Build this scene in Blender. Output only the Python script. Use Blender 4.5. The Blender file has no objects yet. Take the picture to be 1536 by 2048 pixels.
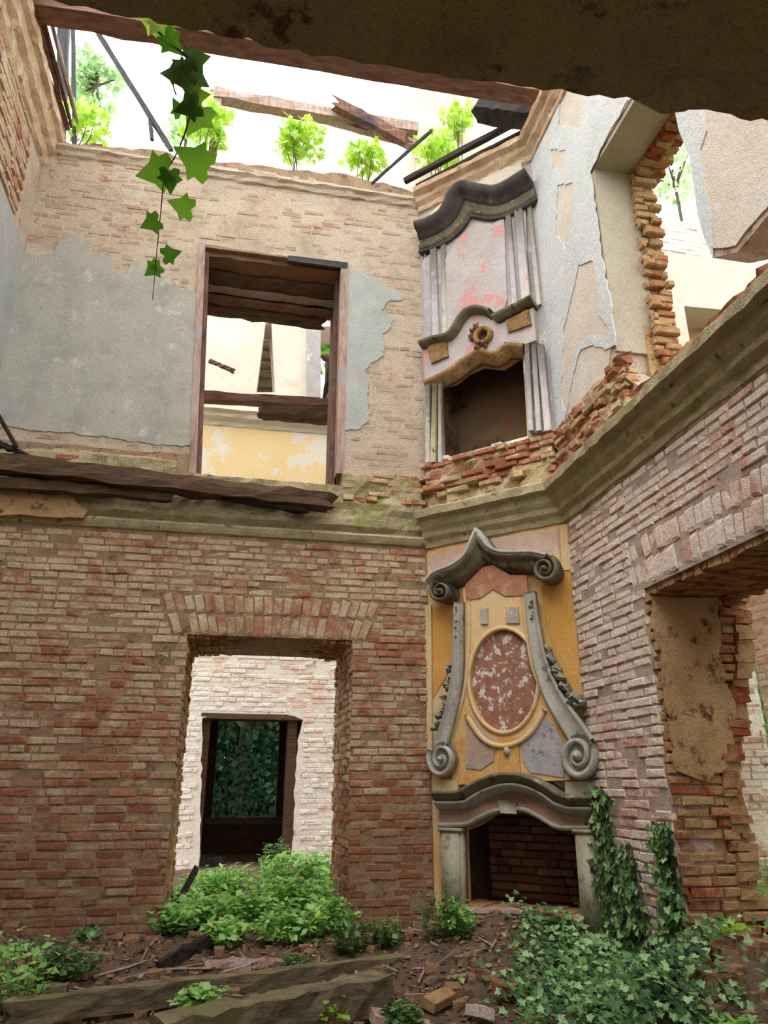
import bpy, bmesh, math, random
from mathutils import Vector, noise
from mathutils.geometry import tessellate_polygon
R = random.Random(7)
S2 = 2 ** -.5
COL = bpy.context.scene.collection

# ------------------------------------------------------------------ camera, sky, exposure
FPX = 1480.0
PITCH = math.atan(546 / FPX); YAW = math.radians(11.4)
EYE = Vector((0, 0, 1.6))
cam_d = bpy.data.cameras.new('camera'); cam = bpy.data.objects.new('camera', cam_d); COL.objects.link(cam)
cam_d.sensor_fit = 'VERTICAL'; cam_d.sensor_height = 36.0; cam_d.lens = 36.0 * FPX / 2048
cam_d.clip_end = 300
cam.location = EYE; cam.rotation_euler = (math.pi / 2 + PITCH, 0, -YAW)
bpy.context.scene.camera = cam
world = bpy.data.worlds.new('overcast_sky'); bpy.context.scene.world = world; world.use_nodes = True
bg = world.node_tree.nodes['Background']; bg.inputs[0].default_value = (0.93, 0.985, 1.0, 1); bg.inputs[1].default_value = 2.6
vs = bpy.context.scene.view_settings
bpy.context.scene.display_settings.display_device = 'sRGB'
vs.view_transform = 'Standard'; vs.look = 'None'; vs.gamma = 1; vs.exposure = 0.55; vs.use_curve_mapping = False
bpy.context.scene.cycles.max_bounces = 8; bpy.context.scene.cycles.diffuse_bounces = 6
sun_d = bpy.data.lights.new('hazy_sun', 'SUN'); sun_d.energy = 1.3; sun_d.angle = math.radians(50); sun_d.color = (1, .97, .92)
sun = bpy.data.objects.new('hazy_sun', sun_d); COL.objects.link(sun)
sun.rotation_euler = Vector((-.55, -.45, 1.0)).to_track_quat('Z', 'Y').to_euler()

FW = Vector((math.sin(YAW) * math.cos(PITCH), math.cos(YAW) * math.cos(PITCH), math.sin(PITCH)))
RT = Vector((math.cos(YAW), -math.sin(YAW), 0)); UP = RT.cross(FW)
def ray(x, y): return FW * FPX + RT * (x - 768) - UP * (y - 1024)
def onz(x, y, z):
    d = ray(x, y); return EYE + d * ((z - EYE.z) / d.z)
def ony(x, y, Y):
    d = ray(x, y); return EYE + d * ((Y - EYE.y) / d.y)
def onx(x, y, X):
    d = ray(x, y); return EYE + d * ((X - EYE.x) / d.x)
def proj(p):
    v = Vector(p) - EYE; t = v.dot(FW)
    if t <= .05: return None
    return 768 + FPX * v.dot(RT) / t, 1024 - FPX * v.dot(UP) / t, t

# ------------------------------------------------------------------ frames: a wall plane with u along it, z up, d out of it
class Frame:
    def __init__(s, o, u, n): s.o = Vector(o); s.u = Vector(u); s.n = Vector(n)
    def p(s, u, z, d=0): return s.o + s.u * u + Vector((0, 0, z)) + s.n * d
    def px(s, x, y, d=0):
        o = s.o + s.n * d; r = ray(x, y); t = (o - EYE).dot(s.n) / r.dot(s.n); h = EYE + r * t
        return ((h - o).dot(s.u), h.z)
XL, XR, YB = -2.69, 3.17, 7.64
PC = Vector((2.03, YB, 0)); QC = Vector((XR, 6.50, 0)); FLEN = (QC - PC).length
BACK = Frame((0, YB, 0), (1, 0, 0), (0, -1, 0))
RIGHT = Frame((XR, 0, 0), (0, 1, 0), (-1, 0, 0))
LEFT = Frame((XL, 0, 0), (0, 1, 0), (1, 0, 0))
FIRE = Frame(PC, (S2, -S2, 0), (-S2, -S2, 0))
YF = 12.2
FAR = Frame((0, YF, 0), (1, 0, 0), (0, -1, 0))
TOP = 9.1

# ------------------------------------------------------------------ objects
def tag(o, label=None, cat=None, group=None, kind=None):
    if label: o['label'] = label
    if cat: o['category'] = cat
    if group: o['group'] = group
    if kind: o['kind'] = kind
    return o
def empty(name, loc=(0, 0, 0), label=None, cat=None, group=None):
    o = bpy.data.objects.new(name, None); COL.objects.link(o); o.location = loc
    bpy.context.view_layer.update() if False else None
    return tag(o, label, cat, group)
def link(name, me, mat, parent=None, smooth=False):
    if mat is not None and not me.materials: me.materials.append(mat)
    o = bpy.data.objects.new(name, me); COL.objects.link(o)
    if parent is not None:
        o.parent = parent
        if parent.type == 'EMPTY': o.location = -Vector(parent.location)
    if smooth:
        for p in me.polygons: p.use_smooth = True
    return o
class MB:
    def __init__(s): s.v = []; s.f = []
    def add(s, vs, fs):
        b = len(s.v); s.v += [tuple(v) for v in vs]; s.f += [tuple(b + i for i in f) for f in fs]
    def mesh(s, name):
        me = bpy.data.meshes.new(name); me.from_pydata(s.v, [], s.f); me.update(); return me
    def build(s, name, mat, parent=None, smooth=False, fix=False):
        me = s.mesh(name)
        if fix:
            bm = bmesh.new(); bm.from_mesh(me); bmesh.ops.remove_doubles(bm, verts=bm.verts, dist=1e-5)
            bmesh.ops.recalc_face_normals(bm, faces=bm.faces); bm.to_mesh(me); bm.free()
        return link(name, me, mat, parent, smooth)
    def hexa(s, c):   # 8 corners: 4 bottom loop, 4 top loop
        s.add(c, [(0, 3, 2, 1), (4, 5, 6, 7), (0, 1, 5, 4), (1, 2, 6, 5), (2, 3, 7, 6), (3, 0, 4, 7)])
    def fbox(s, fr, u0, u1, z0, z1, d0, d1, j=0, r=R):
        q = lambda: r.uniform(-j, j) if j else 0
        c = [fr.p(u + q(), z + q(), d + q()) for z in (z0, z1) for u, d in ((u0, d0), (u1, d0), (u1, d1), (u0, d1))]
        s.hexa(c)
    def box(s, a, b, j=0):
        s.fbox(Frame((0, 0, 0), (1, 0, 0), (0, 1, 0)), a[0], b[0], a[2], b[2], a[1], b[1], j)

def rough(poly, step=.08, amp=.03, seed=0, closed=True):
    out = []; n = len(poly); r = random.Random(seed)
    for i in range(n if closed else n - 1):
        a = Vector(poly[i]); b = Vector(poly[(i + 1) % n]); L = (b - a).length; k = max(1, int(L / step))
        nn = Vector((-(b - a).y, (b - a).x)).normalized() if L > 0 else Vector((0, 0))
        for q in range(k):
            p = a.lerp(b, q / k)
            if q: p = p + nn * r.uniform(-amp, amp) + (b - a).normalized() * r.uniform(-.3, .3) * step
            out.append((p.x, p.y))
    if not closed: out.append(tuple(poly[-1]))
    return out
def slab_mb(mb, fr, outer, holes=(), d0=0.0, d1=-.3, back=True):
    loops = [list(outer)] + [list(h) for h in holes]
    flat = [p for l in loops for p in l]
    tris = tessellate_polygon([[Vector((p[0], p[1], 0)) for p in l] for l in loops])
    n = len(flat)
    vs = [fr.p(u, z, d0) for u, z in flat] + ([fr.p(u, z, d1) for u, z in flat])
    fs = [tuple(t) for t in tris]
    if back: fs += [tuple(n + i for i in reversed(t)) for t in tris]
    b = 0
    for l in loops:
        m = len(l)
        for i in range(m): fs.append((b + i, b + (i + 1) % m, n + b + (i + 1) % m, n + b + i))
        b += m
    mb.add(vs, fs)
def slab(name, fr, outer, holes, d0, d1, mat, parent=None, back=True):
    mb = MB(); slab_mb(mb, fr, outer, holes, d0, d1, back); return mb.build(name, mat, parent, fix=True)
def rect(u0, u1, z0, z1): return [(u0, z0), (u1, z0), (u1, z1), (u0, z1)]

def catmull(pts, n=6):
    P = [Vector(p) for p in pts]; out = []
    for i in range(len(P) - 1):
        a = P[max(i - 1, 0)]; b = P[i]; c = P[i + 1]; d = P[min(i + 2, len(P) - 1)]
        for k in range(n):
            t = k / n
            out.append(.5 * ((2 * b) + (c - a) * t + (2 * a - 5 * b + 4 * c - d) * t * t + (3 * b - a - 3 * c + d) * t ** 3))
    out.append(P[-1]); return out
def sweep(mb, fr, path, prof, widths=None, caps=True, base=0.0):
    """path (u,z) points; prof closed list of (a across-left, d out). widths scale a."""
    P = [Vector(p) for p in path]; n = len(P); m = len(prof); vs = []; fs = []
    for i, p in enumerate(P):
        t0 = (P[i] - P[i - 1]).normalized() if i else (P[1] - P[0]).normalized()
        t1 = (P[i + 1] - P[i]).normalized() if i < n - 1 else t0
        t = (t0 + t1)
        t = t.normalized() if t.length > 1e-6 else t0
        nn = Vector((-t.y, t.x)); k = 1 / max(.5, nn.dot(Vector((-t0.y, t0.x))))
        w = widths[i] if widths else 1
        for a, d in prof:
            q = p + nn * a * w * k; vs.append(fr.p(q.x, q.y, base + d))
    for i in range(n - 1):
        for j in range(m):
            fs.append((i * m + j, i * m + (j + 1) % m, (i + 1) * m + (j + 1) % m, (i + 1) * m + j))
    if caps:
        fs.append(tuple(range(m))); fs.append(tuple((n - 1) * m + j for j in reversed(range(m))))
    mb.add(vs, fs)
def lerpw(w, n):
    out = []
    for i in range(n):
        t = i / (n - 1) * (len(w) - 1); k = min(int(t), len(w) - 2); out.append(w[k] + (w[k + 1] - w[k]) * (t - k))
    return out
def tube(mb, pts, rad, n=6, r=R, jit=0):
    P = [Vector(p) for p in pts]; vs = []; fs = []
    for i, p in enumerate(P):
        t = ((P[min(i + 1, len(P) - 1)] - P[max(i - 1, 0)])).normalized()
        a = t.cross(Vector((0, 0, 1)) if abs(t.z) < .9 else Vector((1, 0, 0))).normalized(); b = t.cross(a)
        rr = rad[i] if isinstance(rad, (list, tuple)) else rad
        for k in range(n):
            q = 2 * math.pi * k / n; f = rr * (1 + (r.uniform(-jit, jit) if jit else 0))
            vs.append(p + (a * math.cos(q) + b * math.sin(q)) * f)
    for i in range(len(P) - 1):
        for k in range(n): fs.append((i * n + k, i * n + (k + 1) % n, (i + 1) * n + (k + 1) % n, (i + 1) * n + k))
    fs.append(tuple(reversed(range(n)))); fs.append(tuple((len(P) - 1) * n + k for k in range(n)))
    mb.add(vs, fs)
def timber_mb(mb, p0, p1, w, h, seed=0, jag=.12, seg=10, tw=.012, upv=(0, 0, 1)):
    """a sawn, weathered beam from p0 to p1 with splintered ends"""
    r = random.Random(seed); p0 = Vector(p0); p1 = Vector(p1); t = (p1 - p0).normalized()
    up = Vector(upv)
    if abs(t.dot(up)) > .95: up = Vector((0, 1, 0))
    s = t.cross(up).normalized(); uu = s.cross(t)
    prof = [(-.5, -.5), (-.2, -.53), (.25, -.48), (.5, -.5), (.52, 0), (.5, .5), (.2, .47), (-.1, .53), (-.5, .5), (-.48, .1)]
    m = len(prof); vs = []; fs = []
    for i in range(seg + 1):
        f = i / seg
        for k, (a, b) in enumerate(prof):
            e = 0
            if i == 0: e = -r.uniform(0, jag)
            if i == seg: e = r.uniform(0, jag)
            vs.append(p0.lerp(p1, f) + s * (a * w + r.uniform(-tw, tw)) + uu * (b * h + r.uniform(-tw, tw)) + t * e)
    for i in range(seg):
        for k in range(m): fs.append((i * m + k, i * m + (k + 1) % m, (i + 1) * m + (k + 1) % m, (i + 1) * m + k))
    fs.append(tuple(reversed(range(m)))); fs.append(tuple(seg * m + k for k in range(m)))
    mb.add(vs, fs)
def timber(name, p0, p1, w, h, mat, label=None, cat=None, parent=None, group=None, **kw):
    mb = MB(); timber_mb(mb, p0, p1, w, h, **kw); return tag(mb.build(name, mat, parent, fix=True), label, cat, group)

# ------------------------------------------------------------------ materials
def srgb(r, g, b):
    f = lambda c: ((c / 255 + .055) / 1.055) ** 2.4 if c > 10 else c / 255 / 12.92
    return (f(r), f(g), f(b), 1)
class NT:
    def __init__(s, name, rough=.9):
        s.m = bpy.data.materials.new(name); s.m.use_nodes = True; s.t = s.m.node_tree; s.b = s.t.nodes['Principled BSDF']
        s.b.inputs['Roughness'].default_value = rough; s.b.inputs['Specular IOR Level'].default_value = .25
        s.geo = s.n('ShaderNodeNewGeometry'); s.pos = s.geo.outputs['Position']
    def n(s, t, **k):
        o = s.t.nodes.new(t)
        for a, v in k.items(): setattr(o, a, v)
        return o
    def l(s, a, b): s.t.links.new(a, b)
    def coord(s, scale=(1, 1, 1), off=(0, 0, 0)):
        m = s.n('ShaderNodeMapping'); s.l(s.pos, m.inputs[0]); m.inputs['Scale'].default_value = scale; m.inputs['Location'].default_value = off; return m.outputs[0]
    def noise(s, sc, det=4, rough=.6, off=0, stretch=(1, 1, 1), dist=0):
        o = s.n('ShaderNodeTexNoise'); o.inputs['Scale'].default_value = sc; o.inputs['Detail'].default_value = det; o.inputs['Roughness'].default_value = rough
        o.inputs['Distortion'].default_value = dist
        s.l(s.coord(stretch, (off * 7.3, off * 3.1, off * 5.7)), o.inputs['Vector']); return o.outputs['Fac']
    def ramp(s, f, stops, interp='LINEAR'):
        o = s.n('ShaderNodeValToRGB'); o.color_ramp.interpolation = interp; e = o.color_ramp.elements
        while len(e) < len(stops): e.new(.5)
        for i, (p, c) in enumerate(stops): e[i].position = p; e[i].color = c
        s.l(f, o.inputs[0]); return o.outputs[0]
    def math(s, op, a, b=None, clamp=False):
        o = s.n('ShaderNodeMath', operation=op, use_clamp=clamp)
        for i, v in enumerate((a, b)):
            if v is None: continue
            if isinstance(v, (int, float)): o.inputs[i].default_value = v
            else: s.l(v, o.inputs[i])
        return o.outputs[0]
    def step(s, f, lo, hi, flip=False):
        o = s.n('ShaderNodeMapRange', interpolation_type='SMOOTHSTEP'); s.l(f, o.inputs[0])
        o.inputs[1].default_value = lo; o.inputs[2].default_value = hi
        if flip: o.inputs[3].default_value = 1; o.inputs[4].default_value = 0
        return o.outputs[0]
    def sep(s, ax):
        o = s.n('ShaderNodeSeparateXYZ'); s.l(s.pos, o.inputs[0]); return o.outputs[ax]
    def mix(s, f, a, b, mode='MIX'):
        o = s.n('ShaderNodeMix', data_type='RGBA', blend_type=mode)
        if isinstance(f, (int, float)): o.inputs[0].default_value = f
        else: s.l(f, o.inputs[0])
        for i, v in ((6, a), (7, b)):
            if isinstance(v, tuple): o.inputs[i].default_value = v
            else: s.l(v, o.inputs[i])
        return o.outputs[2]
    def rnd(s):
        oi = s.n('ShaderNodeObjectInfo'); a = s.math('ADD', s.geo.outputs['Random Per Island'], oi.outputs['Random']); return s.math('FRACT', a)
    def bump(s, h, strength=.5, dist=.02):
        o = s.n('ShaderNodeBump'); o.inputs['Strength'].default_value = strength; o.inputs['Distance'].default_value = dist
        s.l(h, o.inputs['Height']); s.l(o.outputs[0], s.b.inputs['Normal'])
    def out(s, c):
        if isinstance(c, tuple): s.b.inputs['Base Color'].default_value = c
        else: s.l(c, s.b.inputs['Base Color'])
        return s.m
def layered(name, base, overlays, bump=(14, .6, .02), rough=.92):
    """base: list of colours along a noise; overlays: (colour, scale, lo, hi, off[, (zlo, zhi) fade])"""
    t = NT(name, rough); nf = t.noise(base[1], 5, .65)
    cs = base[0]; c = t.ramp(nf, [(.3 + .4 * i / max(1, len(cs) - 1), col) for i, col in enumerate(cs)])
    for ov in overlays:
        col, sc, lo, hi, off = ov[:5]; f = t.step(t.noise(sc, 6, .68, off), lo, hi)
        if len(ov) > 5:
            z0, z1 = ov[5]; f = t.math('MULTIPLY', f, t.step(t.sep(2), min(z0, z1), max(z0, z1), flip=z0 > z1))
        c = t.mix(f, c, col)
    fine = t.noise(70, 3, .7, 3); c = t.mix(.55, c, t.ramp(fine, [(.3, (.55, .55, .55, 1)), (.7, (1.4, 1.4, 1.4, 1))]), 'MULTIPLY')
    h = t.math('ADD', t.noise(bump[0], 6, .7, 2), t.math('MULTIPLY', t.noise(bump[0] * 5, 3, .6, 5), .5))
    t.bump(h, bump[1], bump[2]); return t.out(c)
def bricky(name, tones, residue, cover, zr=None, cover2=None, bumps=.8, dark=(60, 48, 34)):
    """brick tone by brick, then residue (old mortar and lime) by place; cover=(lo,hi) noise thresholds, zr fades cover to cover2 below"""
    t = NT(name, .95); r = t.rnd(); r2 = t.math('ADD', t.math('MULTIPLY', r, .75), t.math('MULTIPLY', t.noise(9, 4, .6, 9), .25))
    c = t.ramp(r2, [(.08 + .84 * i / (len(tones) - 1), x) for i, x in enumerate(tones)])
    big = t.noise(1.1, 6, .62, 1); mid = t.noise(7, 5, .65, 4)
    f = t.math('ADD', t.math('MULTIPLY', big, .55), t.math('MULTIPLY', mid, .45))
    f = t.math('ADD', f, t.math('MULTIPLY', t.math('SUBTRACT', r, .5), .10))
    if zr:
        k = t.step(t.math('ADD', t.sep(2), t.math('MULTIPLY', t.math('SUBTRACT', big, .5), 2.5)), zr[0], zr[1])
        f = t.math('ADD', f, t.math('MULTIPLY', t.math('SUBTRACT', k, 1), zr[2]))
    m = t.math('MULTIPLY', t.step(f, cover[0], cover[1]), .88)
    res = t.ramp(t.noise(4, 5, .7, 6), [(.3, residue[0]), (.7, residue[1])])
    c = t.mix(m, c, res)
    dk = t.step(t.noise(5.5, 6, .72, 8), .58, .74)
    c = t.mix(t.math('MULTIPLY', dk, .55), c, srgb(*dark))
    if cover2:   # damp, dark soiling near the ground (a stain of its own)
        k2 = t.step(t.math('ADD', t.sep(2), t.math('MULTIPLY', t.math('SUBTRACT', big, .5), 1.6)), cover2[0], cover2[1], flip=True)
        c = t.mix(t.math('MULTIPLY', k2, cover2[2]), c, srgb(*cover2[3]))
    fine = t.noise(60, 3, .75, 3); c = t.mix(.7, c, t.ramp(fine, [(.3, (.5, .5, .5, 1)), (.7, (1.45, 1.45, 1.45, 1))]), 'MULTIPLY')
    t.bump(t.math('ADD', t.noise(22, 6, .75, 2), t.math('MULTIPLY', t.noise(90, 3, .6, 5), .5)), bumps, .025)
    return t.out(c)
def wood(name, a, b, c=None, axis=(1, 1, 1)):
    t = NT(name, .85); n1 = t.noise(18, 6, .7, 1, axis, .4); n2 = t.noise(3, 4, .6, 2)
    col = t.ramp(n1, [(.3, a), (.68, b)])
    if c: col = t.mix(t.step(n2, .5, .68), col, c)
    t.bump(t.math('ADD', n1, t.math('MULTIPLY', t.noise(50, 4, .7, 7, axis), .5)), .9, .02); return t.out(col)
def leafmat(name, tones, trans=.35, rough=.5):
    t = NT(name, rough); r = t.rnd(); c = t.ramp(r, [(i / (len(tones) - 1), x) for i, x in enumerate(tones)])
    t.out(c); tr = t.n('ShaderNodeBsdfTranslucent'); t.l(c, tr.inputs[0]); mx = t.n('ShaderNodeMixShader'); mx.inputs[0].default_value = trans
    o = t.t.nodes['Material Output']; t.l(t.b.outputs[0], mx.inputs[1]); t.l(tr.outputs[0], mx.inputs[2]); t.l(mx.outputs[0], o.inputs[0]); return t.m

M = {}
T_RED = [srgb(144, 86, 62), srgb(168, 102, 74), srgb(182, 122, 92), srgb(164, 124, 96), srgb(188, 140, 110)]
M['brick_back'] = bricky('brick_back', T_RED, (srgb(184, 158, 126), srgb(212, 190, 160)), (.37, .55), (1.0, 3.2, .12), (.2, 2.1, .40, (104, 84, 64)))
M['mortar_back'] = layered('mortar_back', ([srgb(134, 108, 82), srgb(172, 144, 114)], 5), [(srgb(112, 74, 54), 9, .54, .68, 1)], (20, .9, .03))
M['brick_right'] = bricky('brick_right', [srgb(194, 138, 120), srgb(212, 160, 144), srgb(222, 176, 160), srgb(226, 192, 178)], (srgb(228, 208, 192), srgb(240, 226, 214)), (.36, .52), (.4, 2.6, .05), (-.2, 1.5, .30, (150, 108, 84)), dark=(130, 104, 90))
M['mortar_right'] = layered('mortar_right', ([srgb(164, 138, 120), srgb(200, 178, 162)], 5), [(srgb(140, 102, 86), 9, .54, .68, 1)], (20, .9, .03))
M['brick_far'] = bricky('brick_far', [srgb(232, 184, 164), srgb(238, 200, 182), srgb(242, 214, 200)], (srgb(243, 230, 220), srgb(248, 240, 232)), (.38, .50), dark=(170, 130, 110))
M['mortar_far'] = layered('mortar_far', ([srgb(232, 214, 198), srgb(246, 234, 222)], 5), [(srgb(190, 150, 128), 6, .56, .7, 1)], (18, .8, .03))
M['brick_reveal'] = bricky('brick_reveal', [srgb(140, 62, 34), srgb(158, 84, 50), srgb(150, 100, 66), srgb(176, 122, 84)], (srgb(166, 132, 90), srgb(190, 156, 112)), (.40, .54), (.6, 2.0, -.02), dark=(92, 62, 38))
M['mortar_reveal'] = layered('mortar_reveal', ([srgb(160, 124, 84), srgb(192, 156, 112)], 4), [(srgb(96, 62, 36), 8, .54, .68, 1)], (16, .9, .03))
M['brick_dark'] = bricky('brick_dark', [srgb(96, 54, 38), srgb(124, 76, 54), srgb(136, 98, 72)], (srgb(120, 94, 70), srgb(140, 114, 86)), (.50, .62))
M['brick_ledge'] = bricky('brick_ledge', T_RED, (srgb(176, 152, 110), srgb(204, 184, 144)), (.46, .54), dark=(70, 62, 36))
M['plaster_beige'] = layered('plaster_beige', ([srgb(164, 142, 120), srgb(186, 166, 145), srgb(194, 177, 158)], 2.2), [(srgb(160, 104, 82), 3.2, .60, .70, 2), (srgb(188, 160, 126), 1.6, .54, .70, 5), (srgb(120, 94, 70), 9, .64, .74, 7)], (16, .8, .03))
M['brick_plastered'] = bricky('brick_plastered', T_RED, (srgb(168, 146, 124), srgb(192, 174, 153)), (.28, .46), (8.9, 7.0, .0), dark=(130, 104, 80))
M['plaster_grey'] = layered('plaster_grey', ([srgb(142, 136, 127), srgb(157, 151, 142), srgb(164, 156, 144)], 2.5), [(srgb(174, 168, 156), 5, .56, .68, 3), (srgb(128, 122, 110), 7, .62, .74, 6), (srgb(150, 140, 122), 1.3, .55, .7, 9, (6.3, 4.8))], (10, .5, .02))
M['plaster_bluegrey'] = layered('plaster_bluegrey', ([srgb(150, 150, 144), srgb(166, 165, 158)], 3), [(srgb(150, 148, 140), 6, .6, .72, 3)], (12, .5, .015))
M['plaster_blue'] = layered('plaster_blue', ([srgb(178, 178, 177), srgb(190, 190, 189), srgb(194, 191, 188)], 2), [(srgb(206, 198, 190), 4, .55, .68, 3), (srgb(120, 116, 118), 14, .68, .76, 6)], (10, .6, .02))
M['plaster_peach'] = layered('plaster_peach', ([srgb(192, 176, 158), srgb(206, 192, 178)], 2.4), [(srgb(200, 196, 194), 3, .58, .68, 3), (srgb(150, 120, 96), 12, .68, .76, 6)], (14, .7, .02))
M['plaster_reveal'] = layered('plaster_reveal', ([srgb(150, 136, 116), srgb(168, 156, 138)], 1.4), [(srgb(178, 150, 112), 2.2, .6, .7, 2, (6.2, 5.2))], (8, .25, .01))
M['plaster_white'] = layered('plaster_white', ([srgb(240, 228, 214), srgb(248, 240, 230)], 2), [(srgb(226, 190, 160), 3, .58, .7, 4)], (9, .4, .015))
M['plaster_cream'] = layered('plaster_cream', ([srgb(198, 182, 164), srgb(212, 200, 186)], 2), [(srgb(204, 170, 140), 3, .58, .7, 4)], (9, .4, .015))
M['plaster_yellow'] = layered('plaster_yellow', ([srgb(210, 178, 128), srgb(214, 186, 144)], 1.4), [(srgb(206, 194, 180), 1.0, .52, .54, 4)], (9, .4, .015))
M['ceiling'] = layered('ceiling_plaster', ([srgb(150, 130, 100), srgb(178, 156, 118), srgb(160, 144, 122)], 1.6), [(srgb(110, 72, 56), 2.2, .58, .64, 2), (srgb(180, 154, 100), 1.2, .55, .7, 5), (srgb(96, 86, 88), 1.7, .60, .70, 8)], (5, 1.0, .12))
M['moss_ledge'] = layered('moss_ledge', ([srgb(176, 154, 118), srgb(206, 188, 150)], 4), [(srgb(160, 154, 96), 3, .50, .62, 2), (srgb(140, 108, 76), 7, .58, .70, 4), (srgb(176, 108, 76), 5, .62, .7, 6)], (16, 1.0, .05))
M['cornice'] = layered('cornice_stone', ([srgb(150, 134, 102), srgb(184, 168, 134)], 5), [(srgb(148, 146, 96), 4, .54, .64, 2), (srgb(184, 170, 144), 7, .58, .68, 4), (srgb(90, 74, 50), 9, .58, .7, 6)], (16, .8, .02))
M['top_cornice'] = layered('top_cornice', ([srgb(176, 140, 112), srgb(200, 170, 140)], 5), [(srgb(206, 186, 150), 4, .52, .62, 2), (srgb(142, 88, 66), 6, .58, .68, 4)], (16, .8, .02))
M['ochre'] = layered('ochre_plaster', ([srgb(196, 150, 88), srgb(212, 172, 116), srgb(206, 178, 138)], 2.2), [(srgb(194, 138, 66), 1.8, .56, .68, 2), (srgb(206, 178, 136), 4, .56, .66, 4), (srgb(190, 150, 130), 6, .62, .7, 8)], (12, .4, .012))
M['ochre_deep'] = layered('ochre_deep', ([srgb(192, 136, 60), srgb(206, 156, 88)], 2), [(srgb(204, 168, 112), 3, .56, .68, 4)], (12, .4, .012))
M['ochre_pale'] = layered('ochre_pale', ([srgb(204, 172, 122), srgb(212, 184, 142)], 3), [(srgb(200, 150, 80), 5, .58, .68, 2)], (12, .4, .012))
M['stucco_grey'] = layered('stucco_grey', ([srgb(150, 142, 130), srgb(176, 170, 160)], 4), [(srgb(120, 112, 98), 7, .58, .68, 2), (srgb(190, 180, 164), 5, .6, .7, 5)], (18, .5, .012))
M['stone_dark'] = layered('stone_dark', ([srgb(92, 84, 66), srgb(124, 114, 92)], 5), [(srgb(158, 150, 134), 6, .58, .68, 2), (srgb(70, 60, 42), 8, .56, .68, 5)], (20, .6, .015))
M['stone_black'] = layered('stone_black', ([srgb(62, 56, 54), srgb(92, 84, 80)], 5), [(srgb(128, 112, 102), 5, .60, .70, 2)], (20, .7, .02))
M['mantel_stone'] = layered('mantel_stone', ([srgb(158, 146, 122), srgb(178, 168, 146)], 4), [(srgb(176, 150, 98), 3, .58, .7, 2), (srgb(128, 122, 100), 7, .58, .7, 5)], (18, .5, .012))
M['frieze'] = layered('frieze_paint', ([srgb(150, 112, 92), srgb(168, 134, 112)], 6), [(srgb(150, 136, 108), 5, .54, .64, 2)], (18, .5, .012))
M['red_paint'] = layered('red_paint', ([srgb(158, 96, 70), srgb(176, 124, 98)], 7), [(srgb(176, 144, 106), 7, .53, .60, 2)], (14, .5, .012))
M['mauve'] = layered('mauve_plaster', ([srgb(176, 146, 132), srgb(196, 168, 150)], 4), [(srgb(196, 138, 116), 3, .54, .60, 2), (srgb(212, 184, 140), 4, .58, .64, 7), (srgb(128, 138, 134), 6, .66, .7, 5)], (14, .5, .012))
M['pink_green'] = layered('pink_green_plaster', ([srgb(176, 134, 116), srgb(182, 158, 142)], 5), [(srgb(116, 136, 116), 7, .58, .62, 2), (srgb(150, 144, 136), 9, .56, .62, 5)], (14, .5, .012))
M['slate_paint'] = layered('slate_plaster', ([srgb(146, 144, 146), srgb(176, 170, 166)], 9), [(srgb(188, 154, 142), 6, .56, .62, 2), (srgb(120, 122, 128), 9, .6, .66, 5)], (14, .5, .012))
M['medallion'] = layered('medallion', ([srgb(140, 92, 74), srgb(164, 118, 98)], 9), [(srgb(214, 200, 192), 13, .54, .59, 2), (srgb(112, 92, 76), 8, .62, .68, 6)], (20, .7, .02))
M['verdigris'] = layered('verdigris_stucco', ([srgb(118, 124, 108), srgb(150, 154, 138)], 12), [(srgb(150, 140, 110), 12, .58, .68, 2)], (25, .5, .012))
M['lilac'] = layered('lilac_stucco', ([srgb(148, 140, 138), srgb(170, 162, 160)], 3), [(srgb(190, 186, 188), 4, .56, .66, 2), (srgb(150, 138, 132), 7, .60, .70, 5)], (14, .5, .015))
M['lilac_panel'] = layered('lilac_panel', ([srgb(162, 150, 146), srgb(180, 170, 166)], 3), [(srgb(190, 138, 132), 2.6, .54, .62, 2), (srgb(152, 140, 138), 10, .62, .7, 5)], (10, .6, .02))
M['capital'] = layered('capital_stucco', ([srgb(120, 88, 52), srgb(166, 128, 84)], 12), [(srgb(80, 62, 44), 12, .56, .66, 2)], (25, .9, .02))
M['soot'] = layered('sooty_plaster', ([srgb(96, 76, 56), srgb(116, 92, 68)], 2), [(srgb(120, 68, 36), 1.6, .56, .7, 2), (srgb(40, 34, 28), 1.5, .5, .66, 5)], (12, .6, .02))
M['black_recess'] = layered('sooty_brick', ([srgb(50, 34, 24), srgb(76, 52, 36)], 4), [(srgb(28, 20, 15), 2, .46, .6, 2)], (12, .9, .03))
M['soil'] = layered('soil', ([srgb(98, 78, 64), srgb(138, 112, 92)], 6), [(srgb(124, 96, 80), 9, .56, .66, 2), (srgb(120, 66, 50), 11, .62, .68, 5), (srgb(86, 92, 50), 2.2, .55, .68, 9)], (12, 1.0, .06))
M['rubble'] = layered('rubble_mortar', ([srgb(150, 112, 82), srgb(182, 142, 108)], 4), [(srgb(164, 90, 58), 5, .58, .66, 2), (srgb(134, 128, 76), 3, .60, .7, 6, (1.3, .5))], (14, 1.0, .05))
M['wood_brown'] = wood('wood_brown', srgb(52, 36, 26), srgb(108, 80, 60), srgb(86, 66, 44), (.25, 1, 1.6))
M['wood_red'] = wood('wood_red', srgb(84, 54, 42), srgb(150, 112, 92), srgb(120, 92, 84), (.25, 1, 1.6))
M['wood_pale'] = wood('wood_pale', srgb(132, 102, 88), srgb(188, 160, 146), srgb(158, 148, 150), (1.2, 1.2, .22))
M['wood_upright'] = wood('wood_upright', srgb(80, 50, 38), srgb(136, 98, 80), srgb(70, 62, 66), (1.2, 1.2, .22))
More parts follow.
